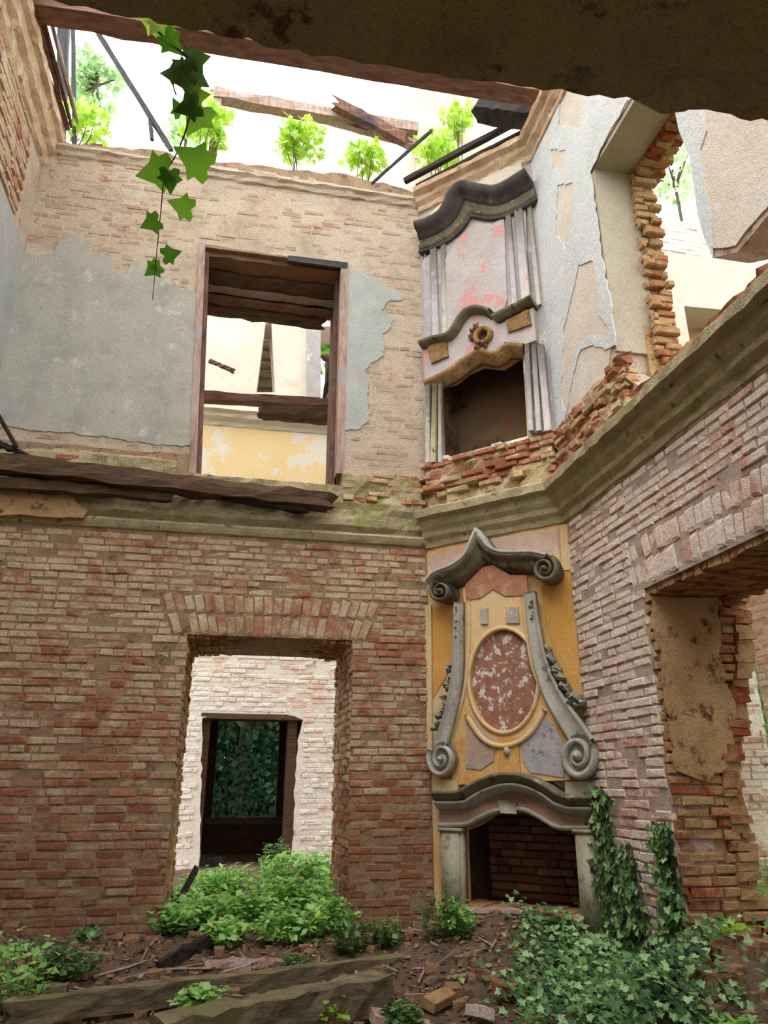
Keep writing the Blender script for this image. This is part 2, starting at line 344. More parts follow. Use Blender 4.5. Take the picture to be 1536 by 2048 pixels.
M['wood_grey'] = wood('wood_grey', srgb(62, 52, 42), srgb(146, 128, 100), srgb(112, 108, 66), (.25, .6, 1.6))
M['wood_black'] = wood('wood_black', srgb(28, 24, 22), srgb(60, 52, 48), None, (.3, 1, 1.5))
M['iron'] = layered('dark_pole', ([srgb(40, 38, 40), srgb(66, 62, 64)], 8), [], (20, .4, .01), .7)
M['leaf_lime'] = leafmat('leaf_lime', [srgb(150, 190, 50), srgb(180, 214, 76), srgb(204, 228, 130)], .6)
M['leaf_vine'] = leafmat('leaf_vine', [srgb(86, 140, 36), srgb(116, 168, 44), srgb(146, 190, 72)], .6)
M['leaf_nettle'] = leafmat('leaf_nettle', [srgb(128, 176, 84), srgb(156, 204, 116), srgb(188, 226, 150), srgb(196, 224, 104)], .45)
M['leaf_ivy'] = leafmat('leaf_ivy', [srgb(34, 56, 28), srgb(70, 104, 54), srgb(112, 150, 88), srgb(164, 192, 138)], .12, .42)
M['leaf_mid'] = leafmat('leaf_mid', [srgb(66, 98, 46), srgb(98, 136, 70), srgb(130, 162, 104)], .35)
M['leaf_tree'] = leafmat('leaf_tree', [srgb(150, 180, 120), srgb(176, 204, 150), srgb(190, 214, 160)], .5)
M['leaf_forest'] = leafmat('leaf_forest', [srgb(14, 34, 16), srgb(24, 56, 26), srgb(48, 84, 44)], .2)
M['leaf_dead'] = leafmat('leaf_dead', [srgb(70, 50, 38), srgb(104, 76, 58), srgb(140, 108, 82), srgb(176, 150, 116)], .1)
M['bark'] = layered('bark', ([srgb(70, 58, 46), srgb(102, 88, 72)], 12), [], (20, .8, .02))
M['grass_far'] = layered('grass_far', ([srgb(70, 96, 44), srgb(104, 130, 64)], 3), [], (10, .8, .05))

# ------------------------------------------------------------------ bricks
def brick_mesh(seed, mat):
    """unit brick: u -.5..-.5, z -.5...5, front at d=0, back at d=-1; chipped front edges (18 triangles)"""
    r = random.Random(seed); q = lambda s: r.uniform(-s, s)
    b = [(-.5, -1, -.5), (.5, -1, -.5), (.5, -1, .5), (-.5, -1, .5)]
    o = [(x * (1 + q(.03)), -.22 + q(.12), z * (1 + q(.06))) for x, _, z in b]
    i = [(x * (.90 + q(.06)), q(.10), z * (.74 + q(.14))) for x, _, z in b]
    fs = [(8, 9, 10, 11)]
    for k in range(4):
        n = (k + 1) % 4; fs += [(k, n, 4 + n, 4 + k), (4 + k, 4 + n, 8 + n, 8 + k)]
    me = bpy.data.meshes.new('brick'); me.from_pydata(b + o + i, [], fs); me.materials.append(mat); me.update(); return me
BRM = {}
def brick_variants(mat):
    if mat.name not in BRM: BRM[mat.name] = [brick_mesh(100 + k, mat) for k in range(8)]
    return BRM[mat.name]
def lay(fr, items, mat, parent, top=300, seed=1, depth=.05):
    """items: (uc, zc, L, H, proud, tilt). The bricks that show largest become parts, the rest one joined part."""
    r = random.Random(seed); V = brick_variants(mat); sc = []
    for it in items:
        w = fr.p(it[0], it[1]); p = proj(w); s = 0
        if p and -20 < p[0] < 1556 and -20 < p[1] < 2068:
            v = (EYE - w).normalized(); s = abs(v.dot(fr.n)) / p[2] ** 2 * it[2] * it[3]
        sc.append(s)
    order = sorted(range(len(items)), key=lambda i: -sc[i]); pick = set(i for i in order[:top] if sc[i] > 0)
    rest = MB(); X = fr.u; N = fr.n; Z = Vector((0, 0, 1))
    from mathutils import Matrix
    for i, (uc, zc, L, H, pr, tl) in enumerate(items):
        me = V[r.randrange(8)]
        ct, st = math.cos(tl), math.sin(tl)
        xu = X * ct + Z * st; zu = Z * ct - X * st
        yaw = r.uniform(-.03, .03); nn = (N + xu * yaw).normalized()
        flip = 1
        m = Matrix((( xu.x * L, nn.x * depth, zu.x * H, 0), (xu.y * L, nn.y * depth, zu.y * H, 0), (xu.z * L, nn.z * depth, zu.z * H, 0), (0, 0, 0, 1)))
        m.translation = fr.p(uc, zc, pr)
        if i in pick:
            o = bpy.data.objects.new('brick', me); COL.objects.link(o); o.parent = parent; o.matrix_basis = m
        else:
            rest.add([m @ v.co for v in me.vertices], [tuple(p.vertices) for p in me.polygons])
    if rest.f:
        o = rest.build('bricks', mat, parent); o['kind'] = 'stuff'
def courses(u0, u1, z0, z1, inside, seed=1, H=.075, L=.265, proud=(.001, .017), miss=.02, wav=.004):
    """horizontal courses in a rectangle; inside(u,z) says whether a brick stands there"""
    r = random.Random(seed); out = []; k = 0; z = z0
    while z + H * .7 < z1:
        u = u0 - r.uniform(0, L); zc = z + H / 2
        while u < u1:
            l = L if r.random() < .55 else L * .5
            a = max(u, u0); b = min(u + l, u1); u += l
            if b - a < .05: continue
            ca, cb = inside(a + .02, zc), inside(b - .02, zc)
            if not ca and not cb: continue
            if ca != cb:      # clip at the edge of an opening
                for _ in range(7):
                    mid = (a + b) / 2
                    (lo, hi) = (a, b)
                    t0, t1 = a, b
                if ca:
                    x = a + .02
                    while x < b and inside(x, zc): x += .015
                    b = x
                else:
                    x = b - .02
                    while x > a and inside(x, zc): x -= .015
                    a = x
                if b - a < .04: continue
            if r.random() < miss: continue
            pr = r.uniform(*proud)
            if r.random() < .06: pr -= .012
            out.append(((a + b) / 2, zc + r.uniform(-wav, wav), b - a - .012, H - .012 + r.uniform(-.004, .003), pr, r.uniform(-.012, .012)))
        z += H; k += 1
    return out
def flat_arch(uc, w, z0, h, n, seed=3, lean=.5):
    """soldier bricks fanned above an opening"""
    r = random.Random(seed); out = []
    for i in range(n):
        f = (i + .5) / n - .5; tl = -f * lean
        for part, (a, b) in enumerate(((0, .52), (.54, 1))):
            zc = z0 + h * (a + b) / 2; u = uc + f * w + math.sin(-tl) * h * (a + b) / 2
            out.append((u, zc, w / n * .85 * (1 + .12 * b), h * (b - a) - .01, r.uniform(0, .02), tl + r.uniform(-.02, .02)))
    return out
def inr(u, z, r, m=0): return r[0] - m < u < r[1] + m and r[2] - m < z < r[3] + m

# ------------------------------------------------------------------ ground
def gz(x, y):
    z = .2 + .16 * max(0, min(1, (y - 5.4) / 2.2))
    q = Vector((x, y)) - Vector((2.45, 6.85)); z += .20 * math.exp(-(q.length / .75) ** 2)
    q = Vector((x, y)) - Vector((3.2, 4.6)); z += .45 * math.exp(-(q.length / .7) ** 2)
    if y > 8.2: z += .10 * min(1, (y - 8.2) / 2.2)
    z += .05 * noise.noise(Vector((x * 2.1, y * 2.1, 0))) + .03 * noise.noise(Vector((x * 7, y * 7, 3)))
    return z
def build_ground():
    mb = MB(); x0, x1, y0, y1, s = -3.6, 9.0, -3.2, 15.0, .1
    nx = int((x1 - x0) / s); ny = int((y1 - y0) / s)
    vs = [(x0 + i * s, y0 + j * s, gz(x0 + i * s, y0 + j * s)) for j in range(ny + 1) for i in range(nx + 1)]
    fs = [(j * (nx + 1) + i, j * (nx + 1) + i + 1, (j + 1) * (nx + 1) + i + 1, (j + 1) * (nx + 1) + i) for j in range(ny) for i in range(nx)]
    mb.add(vs, fs); tag(mb.build('floor', M['soil'], smooth=True), kind='structure')
    g = MB(); s = 60.0; z = .1
    for a, b, c, d in ((-s, s, -s, -3.15), (-s, s, 14.95, s), (-s, -3.55, -3.2, 15), (8.95, s, -3.2, 15)):
        g.add([(a, c, z), (b, c, z), (b, d, z), (a, d, z)], [(0, 1, 2, 3)])
    tag(g.build('ground', M['grass_far']), kind='structure')
build_ground()

# ------------------------------------------------------------------ wall_back (frontal wall with the two doorways)
LD = (-.47, 1.2, -.2, 3.02)        # lower doorway u0,u1,z0,z1
UD = (-.73, 1.05, 4.72, 7.76)      # upper doorway
WT = 1.2
def door_rough(r, seed, amp=.02, lean=0):
    a = rough([(r[0], r[3]), (r[0] + lean, r[2])], .09, amp, seed, False); b = rough([(r[1], r[2]), (r[1], r[3])], .09, amp, seed + 1, False)
    return a + b
top_back = [BACK.px(x, y) for x, y in ((95, 285), (200, 292), (300, 298), (380, 318), (480, 325), (600, 340), (700, 350), (815, 380))]
outer = [(XL - .3, -.3), (2.03 + .05, -.3)] + [(2.08, 9.05)] + rough(list(reversed(top_back)), .1, .03, 4, False) + [(XL - .3, 9.05)]
wall_back = slab('wall_back', BACK, outer, [door_rough(LD, 11, .012), door_rough(UD, 21, .008, .15)], 0, -WT, M['mortar_back'])
tag(wall_back, 'bare brick wall with a doorway below and one above', kind='structure')
def in_back_low(u, z):
    if inr(u, z, (LD[0] + .0, LD[1], -1, LD[3])): return False
    if LD[0] - .15 + (z - 3.0) * -.45 < u < LD[1] + .15 + (z - 3.0) * .45 and 3.0 < z < 3.46: return False
    return XL < u < 2.03 and z < 4.10
items = courses(XL, 2.02, .15, 4.10, in_back_low, 5, miss=.03)
items += flat_arch((LD[0] + LD[1]) / 2, LD[1] - LD[0] + .28, 3.02, .42, 22, 6, .75)
lay(BACK, items, M['brick_back'], wall_back, 300, 5)
# upper storey: courses that show through a thin render
def in_back_up(u, z):
    if inr(u, z, UD, .10): return False
    return True
zt = lambda u: 9.02
items = courses(XL, 2.02, 5.02, 9.02, in_back_up, 8, proud=(-.006, .010), miss=.05)
lay(BACK, items, M['brick_plastered'], wall_back, 0, 9)
slab('render_coat', BACK, rough([(XL, 4.98), (UD[0] + .12, 4.98), (UD[0] - .02, UD[3] + .03), (UD[1] + .02, UD[3] + .03), (UD[1] + .02, 4.9), (2.03, 4.85), (2.03, 8.98), (XL, 8.98)], .15, .012, 5), [], .0015, -.01, M['plaster_beige'], wall_back, False)
# blue-grey render that is still on
gl = [(120, 478), (150, 472), (172, 476), (176, 500), (196, 512), (218, 505), (222, 545), (255, 552), (262, 530), (290, 528), (300, 548), (345, 560), (362, 580), (402, 590), (397, 700), (392, 820), (388, 893), (300, 888), (220, 876), (130, 866), (60, 862), (30, 855), (-30, 850), (-25, 700), (30, 560), (44, 512), (85, 510), (110, 505)]
slab('render_patch', BACK, rough([BACK.px(*p) for p in gl], .06, .018, 3), [], .014, 0, M['plaster_grey'], wall_back, False)
gr = [(692, 540), (730, 545), (760, 562), (800, 585), (805, 600), (775, 605), (762, 622), (785, 640), (782, 655), (765, 668), (770, 690), (768, 712), (745, 725), (728, 742), (738, 770), (735, 800), (738, 840), (720, 858), (695, 862), (688, 860), (690, 700)]
slab('render_patch', BACK, rough([BACK.px(*p) for p in gr], .05, .014, 5), [], .014, 0, M['plaster_bluegrey'], wall_back, False)
# the mossy ledge between the storeys: broken masonry in real lumps
led = courses(1.05, 2.02, 4.55, 4.95, lambda u, z: True, 15, proud=(.03, .09), miss=.10, wav=.012) + courses(XL, 1.0, 4.80, 5.0, lambda u, z: not inr(u, z, UD, .02), 16, proud=(.0, .05), miss=.25, wav=.012)
lay(BACK, led, M['brick_ledge'], wall_back, 0, 12, depth=.1)
def lumpy(fr, u0, u1, z0, z1, d, amp, name, mat, parent, seed=0, step=.07, keep=lambda u, z: True):
    mb = MB(); nu = int((u1 - u0) / step) + 1; nz = max(2, int((z1 - z0) / step) + 1); vs = []
    for j in range(nz + 1):
        for i in range(nu + 1):
            u = u0 + (u1 - u0) * i / nu; z = z0 + (z1 - z0) * j / nz
            q = noise.fractal(Vector((u * 3.2, z * 6 + seed, seed * 1.7)), .7, 2.1, 4) * amp
            e = min(i, nu - i, 1) * min(j, nz - j, 1)
            vs.append(fr.p(u, z, (d + q) if e else -.02))
    fs = [(j * (nu + 1) + i, j * (nu + 1) + i + 1, (j + 1) * (nu + 1) + i + 1, (j + 1) * (nu + 1) + i) for j in range(nz) for i in range(nu) if keep(u0 + (u1 - u0) * (i + .5) / nu, z0 + (z1 - z0) * (j + .5) / nz)]
    mb.add(vs, fs); return mb.build(name, mat, parent)
lumpy(BACK, XL, 2.03, 4.2, 4.94, .05, .05, 'mossy_crust', M['moss_ledge'], wall_back, 2, keep=lambda u, z: not inr(u, z, (UD[0], UD[1], 4.74, 6)))
# jamb boards and lintel planks of the upper doorway
ud = empty('door_1', BACK.p((UD[0] + UD[1]) / 2, UD[2], -.1)); ud['kind'] = 'structure'
def fboard(name, fr, u0, u1, z0, z1, d0, d1, mat, parent, j=.006): 
    mb = MB(); mb.fbox(fr, u0, u1, z0, z1, d0, d1, j); return mb.build(name, mat, parent, fix=True)
for u0, u1, d0, d1, mm in ((-.03, .045, -.16, .03, 'wood_pale'), (.045, .09, -.22, -.06, 'wood_upright'), (.0, .04, -1.15, -.3, 'wood_upright')):
    mb = MB(); mb.hexa([BACK.p(UD[0] + u + (.15 if z < 5 else 0), z, d) for z in (4.72, 7.80) for u, d in ((u0, d0), (u1, d0), (u1, d1), (u0, d1))]); mb.build('jamb_board', M[mm], ud, fix=True)
fboard('jamb_board', BACK, UD[1] - .06, UD[1] + .03, 4.9, 7.78, -.16, .02, M['wood_pale'], ud)
fboard('jamb_board', BACK, UD[1] - .10, UD[1] - .05, 4.8, 7.7, -.42, -.2, M['wood_upright'], ud)
fboard('jamb_board', BACK, UD[1] - .05, UD[1] - .01, 4.8, 7.7, -1.15, -.48, M['wood_upright'], ud)
lay(BACK, [(UD[0] + .1 + .085 * i, 7.76, .075, .12, -.05, 0) for i in range(20)], M['brick_dark'], ud, 20, 4) if False else None
for i, (y0, y1, z) in enumerate(((7.72, 7.98, 7.74), (8.0, 8.27, 7.70), (8.3, 8.52, 7.76), (8.55, 8.8, 7.76))):
    timber('lintel_plank', (UD[0] - .05, (y0 + y1) / 2, z), (UD[1] + .05, (y0 + y1) / 2, z), y1 - y0, .08, [M['brick_dark'], M['wood_brown'], M['wood_brown'], M['wood_red']][i], parent=ud, seed=i + 3, jag=.01)
fboard('blue_board', BACK, .32, UD[1] + .02, 7.70, 7.78, -.02, .03, M['iron'], ud)

# lower doorway: arch soffit, rough reveals
soff = MB()
for k in range(14):
    a = (k + .5) / 14; 
def reveal_bricks(fr, u0, u1, z0, z1, mat, parent, seed, top=0, proud=(.0, .03), miss=.03):
    lay(fr, courses(u0, u1, z0, z1, lambda u, z: True, seed, proud=proud, miss=miss, wav=.006), mat, parent, top, seed, depth=.07)
reveal_bricks(Frame((LD[0], 0, 0), (0, 1, 0), (1, 0, 0)), YB + .01, YB + WT, .2, 3.0, M['brick_reveal'], wall_back, 31)
reveal_bricks(Frame((LD[1], 0, 0), (0, 1, 0), (-1, 0, 0)), YB + .01, YB + WT, .2, 3.0, M['brick_back'], wall_back, 32, 60)
# soffit of soldier bricks
sf = MB(); r = random.Random(3)
for i in range(22):
    for j in range(5):
        u = LD[0] + (LD[1] - LD[0]) * (i + .5) / 22; y = YB + .02 + (j + .5) * .235
        zz = 3.0 + .07 * math.cos((u - .365) / .835 * 1.4) - r.uniform(0, .03) - .02
        sf.box((u - .033, y - .11, zz), (u + .033, y + .11, 3.12), .006)
o = sf.build('soffit_bricks', M['brick_reveal'], wall_back); o['kind'] = 'stuff'

# ------------------------------------------------------------------ corner wall with the two chimneys
FB = [FIRE.px(*p) for p in ((925, 1812), (926, 1662), (955, 1650), (985, 1630), (1010, 1623), (1040, 1623), (1070, 1633), (1110, 1655), (1150, 1662), (1162, 1812))]
UFB = [FIRE.px(*p) for p in ((884, 925), (876, 770), (905, 762), (930, 742), (960, 728), (1000, 732), (1030, 712), (1046, 708), (1052, 865))]
FBn = [(.33, .2)] + [(u, z) for u, z in FB[1:-1]] + [(1.46, .2)]
UFBn = [(.2, 4.9)] + UFB[1:-1] + [(1.27, 4.9)]
FLx = FLEN
wall_corner = slab('wall_corner', FIRE, rect(0, FLx, -.3, TOP), [FBn, UFBn], 0, -.12, M['ochre'])
tag(wall_corner, 'chamfered chimney wall across the corner of the room', kind='structure')
slab('lilac_render', FIRE, [(0, 5.05), (.18, 5.05), (.18, 6.1), (.5, 6.35), (.9, 6.35), (1.29, 6.25), (1.29, 5.1), (FLx, 5.05), (FLx, 8.75), (0, 8.75)], [], .006, -.01, M['lilac'], wall_corner, False)
# chimney hearths behind the openings
def recess(name, fr, u0, u1, z0, z1, dep, mat, parent):
    mb = MB(); t = .08
    mb.fbox(fr, u0 - t, u1 + t, z0, z1 + t, -.12 - dep - t, -.12 - dep)
    mb.fbox(fr, u0 - t, u0, z0, z1 + t, -.12 - dep, -.12); mb.fbox(fr, u1, u1 + t, z0, z1 + t, -.12 - dep, -.12)
    mb.fbox(fr, u0 - t, u1 + t, z1, z1 + t, -.12 - dep, -.12); mb.fbox(fr, u0 - t, u1 + t, z0 - t, z0, -.12 - dep, -.12)
    return mb.build(name, mat, parent)
recess('firebox', FIRE, .30, 1.48, .45, 1.75, .5, M['black_recess'], wall_corner)
recess('firebox', FIRE, .16, 1.32, 5.02, 6.75, .45, M['soot'], wall_corner)
lay(Frame(FIRE.p(0, 0, -.62), FIRE.u, FIRE.n), courses(.3, 1.48, .55, 1.75, lambda u, z: True, 41, proud=(.01, .03)), M['brick_dark'], wall_corner, 80, 2)
crust = lumpy(FIRE, 0, FLx, 4.42, 5.06, .10, .09, 'broken_masonry', M['brick_ledge'], wall_corner, 5)
lay(FIRE, courses(0, FLx, 4.6, 5.05, lambda u, z: True, 51, proud=(.08, .17), miss=.2, wav=.012), M['brick_ledge'], wall_corner, 40, 3, depth=.14)
lay(FIRE, courses(.2, 1.3, 5.03, 5.12, lambda u, z: True, 52, proud=(-.05, .08), miss=.15, wav=.03), M['mortar_far'], wall_corner, 0, 3, depth=.12)
lumpy(FIRE, .2, 1.3, 5.0, 5.13, .0, .09, 'pale_rubble', M['mortar_far'], wall_corner, 9, step=.04)

# ------------------------------------------------------------------ wall_right
RD = (3.45, 5.24, -.3, 3.07)
RU = (3.80, 5.22, 4.98, 7.38)
RT_W = .86
bottom_break = [(3.80, 6.15)]
hole_up = [(5.22, 7.38), (5.22, 5.05), (4.9, 4.72), (2.5, 4.6), (2.5, 4.75), (3.1, 5.05), (3.55, 5.0), (3.80, 5.15), (3.83, 5.6), (3.80, 6.15), (3.76, 6.7), (3.78, 7.38)]
wall_right = slab('wall_right', RIGHT, [(-3, -.3), (6.5, -.3), (6.5, TOP), (-3, TOP)], [door_rough(RD, 41, .02), hole_up], 0, -.3, M['mortar_right'])
tag(wall_right, 'long brick wall running toward the viewer with plastered upper storey', kind='structure')
core_low = slab('wall_core', RIGHT, [(-3, -.3), (6.6, -.3), (6.6, 4.55), (-3, 4.55)], [door_rough((RD[0], RD[1], RD[2], RD[3]), 43, .03)], -.3, -.56, M['mortar_reveal'], wall_right)
slab('wall_core', RIGHT, [(-3, -.3), (6.6, -.3), (6.6, 4.55), (-3, 4.55)], [rough([(RD[0], -.3), (RD[1] + .35, -.3), (RD[1] + .35, 1.9), (RD[1], 2.6), (RD[1], RD[3]), (RD[0], RD[3])], .1, .03, 5)], -.56, -RT_W, M['mortar_reveal'], wall_right)
core_up = slab('wall_core', RIGHT, [(-3, 4.55), (6.6, 4.55), (6.6, TOP), (-3, TOP)], [[(2.5, 4.7), (5.1, 4.7), (5.18, 5.1), (5.2, 6.0), (5.2, 7.36), (3.5, 7.36), (3.4, 7.2)]], -.3, -.62, M['mortar_reveal'], wall_right)
# smooth plaster on the near part of the upper reveal (jamb and soffit)
pj = MB()
pj.fbox(RIGHT, 5.19, 5.22, 5.25, 7.36, -.42, .0); pj.fbox(RIGHT, 3.8, 5.22, 7.34, 7.38, -.40, .0)
pj.build('reveal_plaster', M['plaster_reveal'], wall_right)
reveal_bricks(Frame((0, 5.16, 0), (1, 0, 0), (0, -1, 0)), XR + .36, XR + .62, 4.75, 7.3, M['brick_reveal'], wall_right, 61, 60, proud=(.0, .09), miss=.12)
bs = MB(); r = random.Random(5)
for i in range(17):
    for j in range(2):
        y = 3.75 + i * .085; x = XR + .40 + j * .13; z = 7.30 - r.uniform(0, .06)
        bs.box((x, y, z), (x + .14, y + .065, 7.42), .01)
o = bs.build('soffit_bricks', M['brick_reveal'], wall_right); o['kind'] = 'stuff'
def in_right(u, z):
    if inr(u, z, RD, .0): return False
    if RD[0] - .3 < u < RD[1] + .15 and 3.05 < z < 3.5: return False
    return u < 6.49 and z < 4.12
items = courses(2.4, 6.48, .15, 4.12, in_right, 71, miss=.02, proud=(.001, .018))
items += flat_arch((RD[0] + RD[1]) / 2, RD[1] - RD[0] + .28, 3.09, .40, 22, 7, .6)
lay(RIGHT, items, M['brick_right'], wall_right, 300, 72)
# far jamb of the lower doorway
FJ = Frame((0, RD[1], 0), (1, 0, 0), (0, -1, 0))
jedge = lambda z: XR + RT_W - .30 * max(0, min(1, (2.6 - z) / .9)) + .05 * noise.noise(Vector((z * 3, 0, 0)))
jmb = courses(XR, XR + RT_W, .25, 3.05, lambda u, z: u < jedge(z) or z < .75, 81, proud=(.022, .05), miss=.03, wav=.006)
lay(FJ, jmb, M['brick_reveal'], wall_right, 150, 82, depth=.08)
jp = rough([(XR + .04, 3.0), (XR + .62, 3.02), (XR + .56, 2.5), (XR + .62, 2.1), (XR + .5, 1.75), (XR + .3, 1.62), (XR + .05, 1.7)], .07, .02, 6)
slab('jamb_plaster', FJ, jp, [], .055, .0, M['mortar_reveal'], wall_right, False)
rag = MB(); r = random.Random(6)   # broken brick ends along the back arris of the jamb
for i in range(44):
    z = .35 + i * .075 * .82; L = r.uniform(.02, .22) + (.35 if z < .8 else 0) * r.random()
    jx = jedge(z) if z > .75 else XR + RT_W
    rag.box((jx - .12, RD[1] - .02 - r.uniform(0, .05), z), (jx + L * .3, RD[1] + .4, z + .06), .008)
o = rag.build('broken_bricks', M['brick_reveal'], wall_right); o['kind'] = 'stuff'
sfb = MB(); r = random.Random(8)
for i in range(22):
    for j in range(4):
        y = RD[0] + (RD[1] - RD[0]) * (i + .5) / 22; x = XR + .02 + j * .21; z = 3.03 - r.uniform(0, .03)
        sfb.box((x, y - .035, z), (x + .2, y + .035, 3.15), .006)
o = sfb.build('soffit_bricks', M['brick_reveal'], wall_right); o['kind'] = 'stuff'
# upper storey plaster coats
up_poly = [(1.6, 5.05), (3.1, 5.10), (3.55, 5.05), (3.76, 5.2), (3.80, 5.6), (3.77, 6.15), (3.74, 6.7), (3.78, 7.40), (5.24, 7.40), (5.24, 5.35), (5.35, 5.15), (5.6, 5.05), (6.0, 5.08), (6.49, 5.06), (6.49, 8.85), (1.6, 8.85)]
slab('plaster_coat', RIGHT, rough(up_poly, .1, .012, 6), [], .012, 0, M['plaster_peach'], wall_right, False)
bl = [(1062, 300), (1112, 860), (1130, 850), (1150, 750), (1165, 700), (1190, 690), (1215, 700), (1236, 690), (1225, 600), (1208, 520), (1184, 345), (1210, 290), (1260, 200), (1235, 170), (1180, 160), (1160, 260), (1120, 250), (1130, 130), (1085, 130)]
hb = [[(1118, 372), (1148, 365), (1150, 430), (1135, 500), (1115, 470)], [(1105, 300), (1135, 300), (1130, 340), (1108, 340)]]
hb2 = [[(1126, 800), (1130, 660), (1150, 580), (1160, 530), (1190, 522), (1196, 570), (1200, 630), (1218, 650), (1222, 678), (1190, 672), (1160, 690), (1142, 745), (1136, 830)]]
slab('blue_plaster', RIGHT, rough([RIGHT.px(*p) for p in bl], .07, .02, 8), [rough([RIGHT.px(*p) for p in h], .06, .015, 4) for h in hb + hb2], .022, .012, M['plaster_blue'], wall_right, False)
bl2 = [(1352, 210), (1412, 222), (1418, 262), (1405, 300), (1412, 360), (1428, 440), (1430, 515), (1415, 480), (1400, 430), (1385, 320), (1362, 260)]
slab('blue_plaster', RIGHT, [RIGHT.px(*p) for p in bl2], [], .022, .012, M['plaster_blue'], wall_right, False)
lumpy(RIGHT, 2.0, 6.5, 4.40, 5.12, .06, .10, 'broken_masonry', M['brick_ledge'], wall_right, 7, keep=lambda u, z: not (2.45 < u < 5.0 and z > 4.66))
lay(RIGHT, courses(5.0, 6.48, 4.55, 5.1, lambda u, z: True, 91, proud=(.04, .13), miss=.2, wav=.012), M['brick_ledge'], wall_right, 60, 3, depth=.14)

# ------------------------------------------------------------------ wall_left, wall_front, ceiling over the viewer
wall_left = slab('wall_left', LEFT, rect(-3, YB + .3, -.3, 9.15), [], 0, -.5, M['plaster_beige']); tag(wall_left, kind='structure')
slab('grey_plaster', LEFT, rough([(4, 4.9), (YB, 4.9), (YB, 7.35), (6.4, 7.4), (4, 7.2)], .12, .02, 4), [], .015, 0, M['plaster_bluegrey'], wall_left, False)
lay(LEFT, courses(3.5, 7.2, 7.45, 9.1, lambda u, z: u < 7.3 - (z - 7.4) * .15, 95, proud=(.0, .03)), M['brick_back'], wall_left, 0, 3)
wall_front = slab('wall_front', Frame((0, -3, 0), (1, 0, 0), (0, 1, 0)), rect(XL, XR, -.3, 4.5), [rect(-2.0, -.2, .9, 3.9), rect(.8, 2.6, .9, 3.9)], 0, -.4, M['plaster_beige']); tag(wall_front, kind='structure')  # unseen wall behind the viewer; both openings added to light the ceiling
CE = Frame((0, 0, 4.5), (1, 0, 0), (0, 0, -1))
cm = MB(); front = rough([(XR, 2.22), (2.0, 2.20), (1.0, 2.25), (.2, 2.28), (XL, 2.22)], .06, .014, 12, False)
pts = [(XL, -3), (XR, -3)] + front
tr = tessellate_polygon([[Vector((a, b, 0)) for a, b in pts]]); n = len(pts)
cm.add([(a, b, 4.5) for a, b in pts] + [(a, b + .05, 4.72) for a, b in pts], [tuple(t) for t in tr] + [tuple(n + i for i in reversed(t)) for t in tr] + [(i, (i + 1) % n, n + (i + 1) % n, n + i) for i in range(n)])
ceiling = cm.build('ceiling', M['ceiling'], fix=True); tag(ceiling, 'dark rough underside of the surviving floor overhead', kind='structure')
pl = MB(); r = random.Random(9)   # peeled plaster lips and bare patches under the ceiling
for i in range(26):
    x = r.uniform(-2, 2.6); y = r.uniform(1.1, 2.15); s = r.uniform(.05, .2)
    a0 = r.uniform(0, 6); k = 9
    ring = [(x + math.cos(a0 + q * 6.283 / k) * s * r.uniform(.5, 1.3) * 1.6, y + math.sin(a0 + q * 6.283 / k) * s * r.uniform(.4, 1)) for q in range(k)]
    pl.add([(a, b, 4.502) for a, b in ring] + [(x + (a - x) * .9, y + (b - y) * .9, 4.492) for a, b in ring], [tuple(range(k, 2 * k))] + [(q, (q + 1) % k, k + (q + 1) % k, k + q) for q in range(k)])
pl.build('flaking_plaster', M['ceiling'], ceiling)['kind'] = 'stuff'

# ------------------------------------------------------------------ cornices (trim)
PROF = [(0, 4.06), (.03, 4.07), (.04, 4.13), (.09, 4.17), (.10, 4.22), (.15, 4.27), (.17, 4.34), (.25, 4.36), (.26, 4.44), (.22, 4.47), (0, 4.50)]
def plan_sweep(pts, prof, name, mat, seg=.25, jit=.006, seed=1, parent=None):
    r = random.Random(seed); P = [Vector((p[0], p[1])) for p in pts]; mb = MB(); rows = []
    def nrm(i):
        d = (P[i + 1] - P[i]).normalized(); return Vector((d.y, -d.x))
    for i in range(len(P) - 1):
        L = (P[i + 1] - P[i]).length; k = max(1, int(L / seg))
        for q in range(k + (1 if i == len(P) - 2 else 0)):
            p = P[i].lerp(P[i + 1], q / k); n = nrm(i)
            if q == 0 and i > 0:
                m = (nrm(i - 1) + n).normalized(); n = m / m.dot(n)
            elif q == k and i == len(P) - 2: pass
            rows.append([(p.x + n.x * (d + (r.uniform(-jit, jit) if d > 0 else 0)), p.y + n.y * (d + (r.uniform(-jit, jit) if d > 0 else 0)), z + r.uniform(-jit, jit)) for d, z in prof])
    m = len(prof)
    mb.add([v for row in rows for v in row], [(i * m + j, i * m + (j + 1) % m, (i + 1) * m + (j + 1) % m, (i + 1) * m + j) for i in range(len(rows) - 1) for j in range(m)] + [tuple(range(m)), tuple((len(rows) - 1) * m + j for j in reversed(range(m)))])
    o = mb.build(name, mat, parent, fix=True); tag(o, kind='structure'); return o
o = plan_sweep([(2.03, YB), (XR, 6.5), (XR, 1.0)], PROF, 'trim_1', M['cornice'], .12, .008); o['label'] = 'weathered moulded cornice over the lower fireplace and right wall'
o = plan_sweep([(XL, YB), (2.05, YB)], [(0, 4.08), (.03, 4.09), (.05, 4.12), (.07, 4.16), (.05, 4.19), (0, 4.2)], 'trim_2', M['cornice'], .2, .004); o['label'] = 'thin moulding along the brick wall under the ledge'
TP = [(0, 8.74), (.04, 8.76), (.05, 8.82), (.10, 8.88), (.11, 8.94), (.18, 8.98), (.19, 9.04), (.02, 9.12), (0, 9.12)]
o = plan_sweep([(2.03, YB), (XR, 6.5), (XR, 1.2)], TP, 'trim_3', M['top_cornice'], .12, .01); o['label'] = 'flaking reddish cornice along the top of the upper storey'
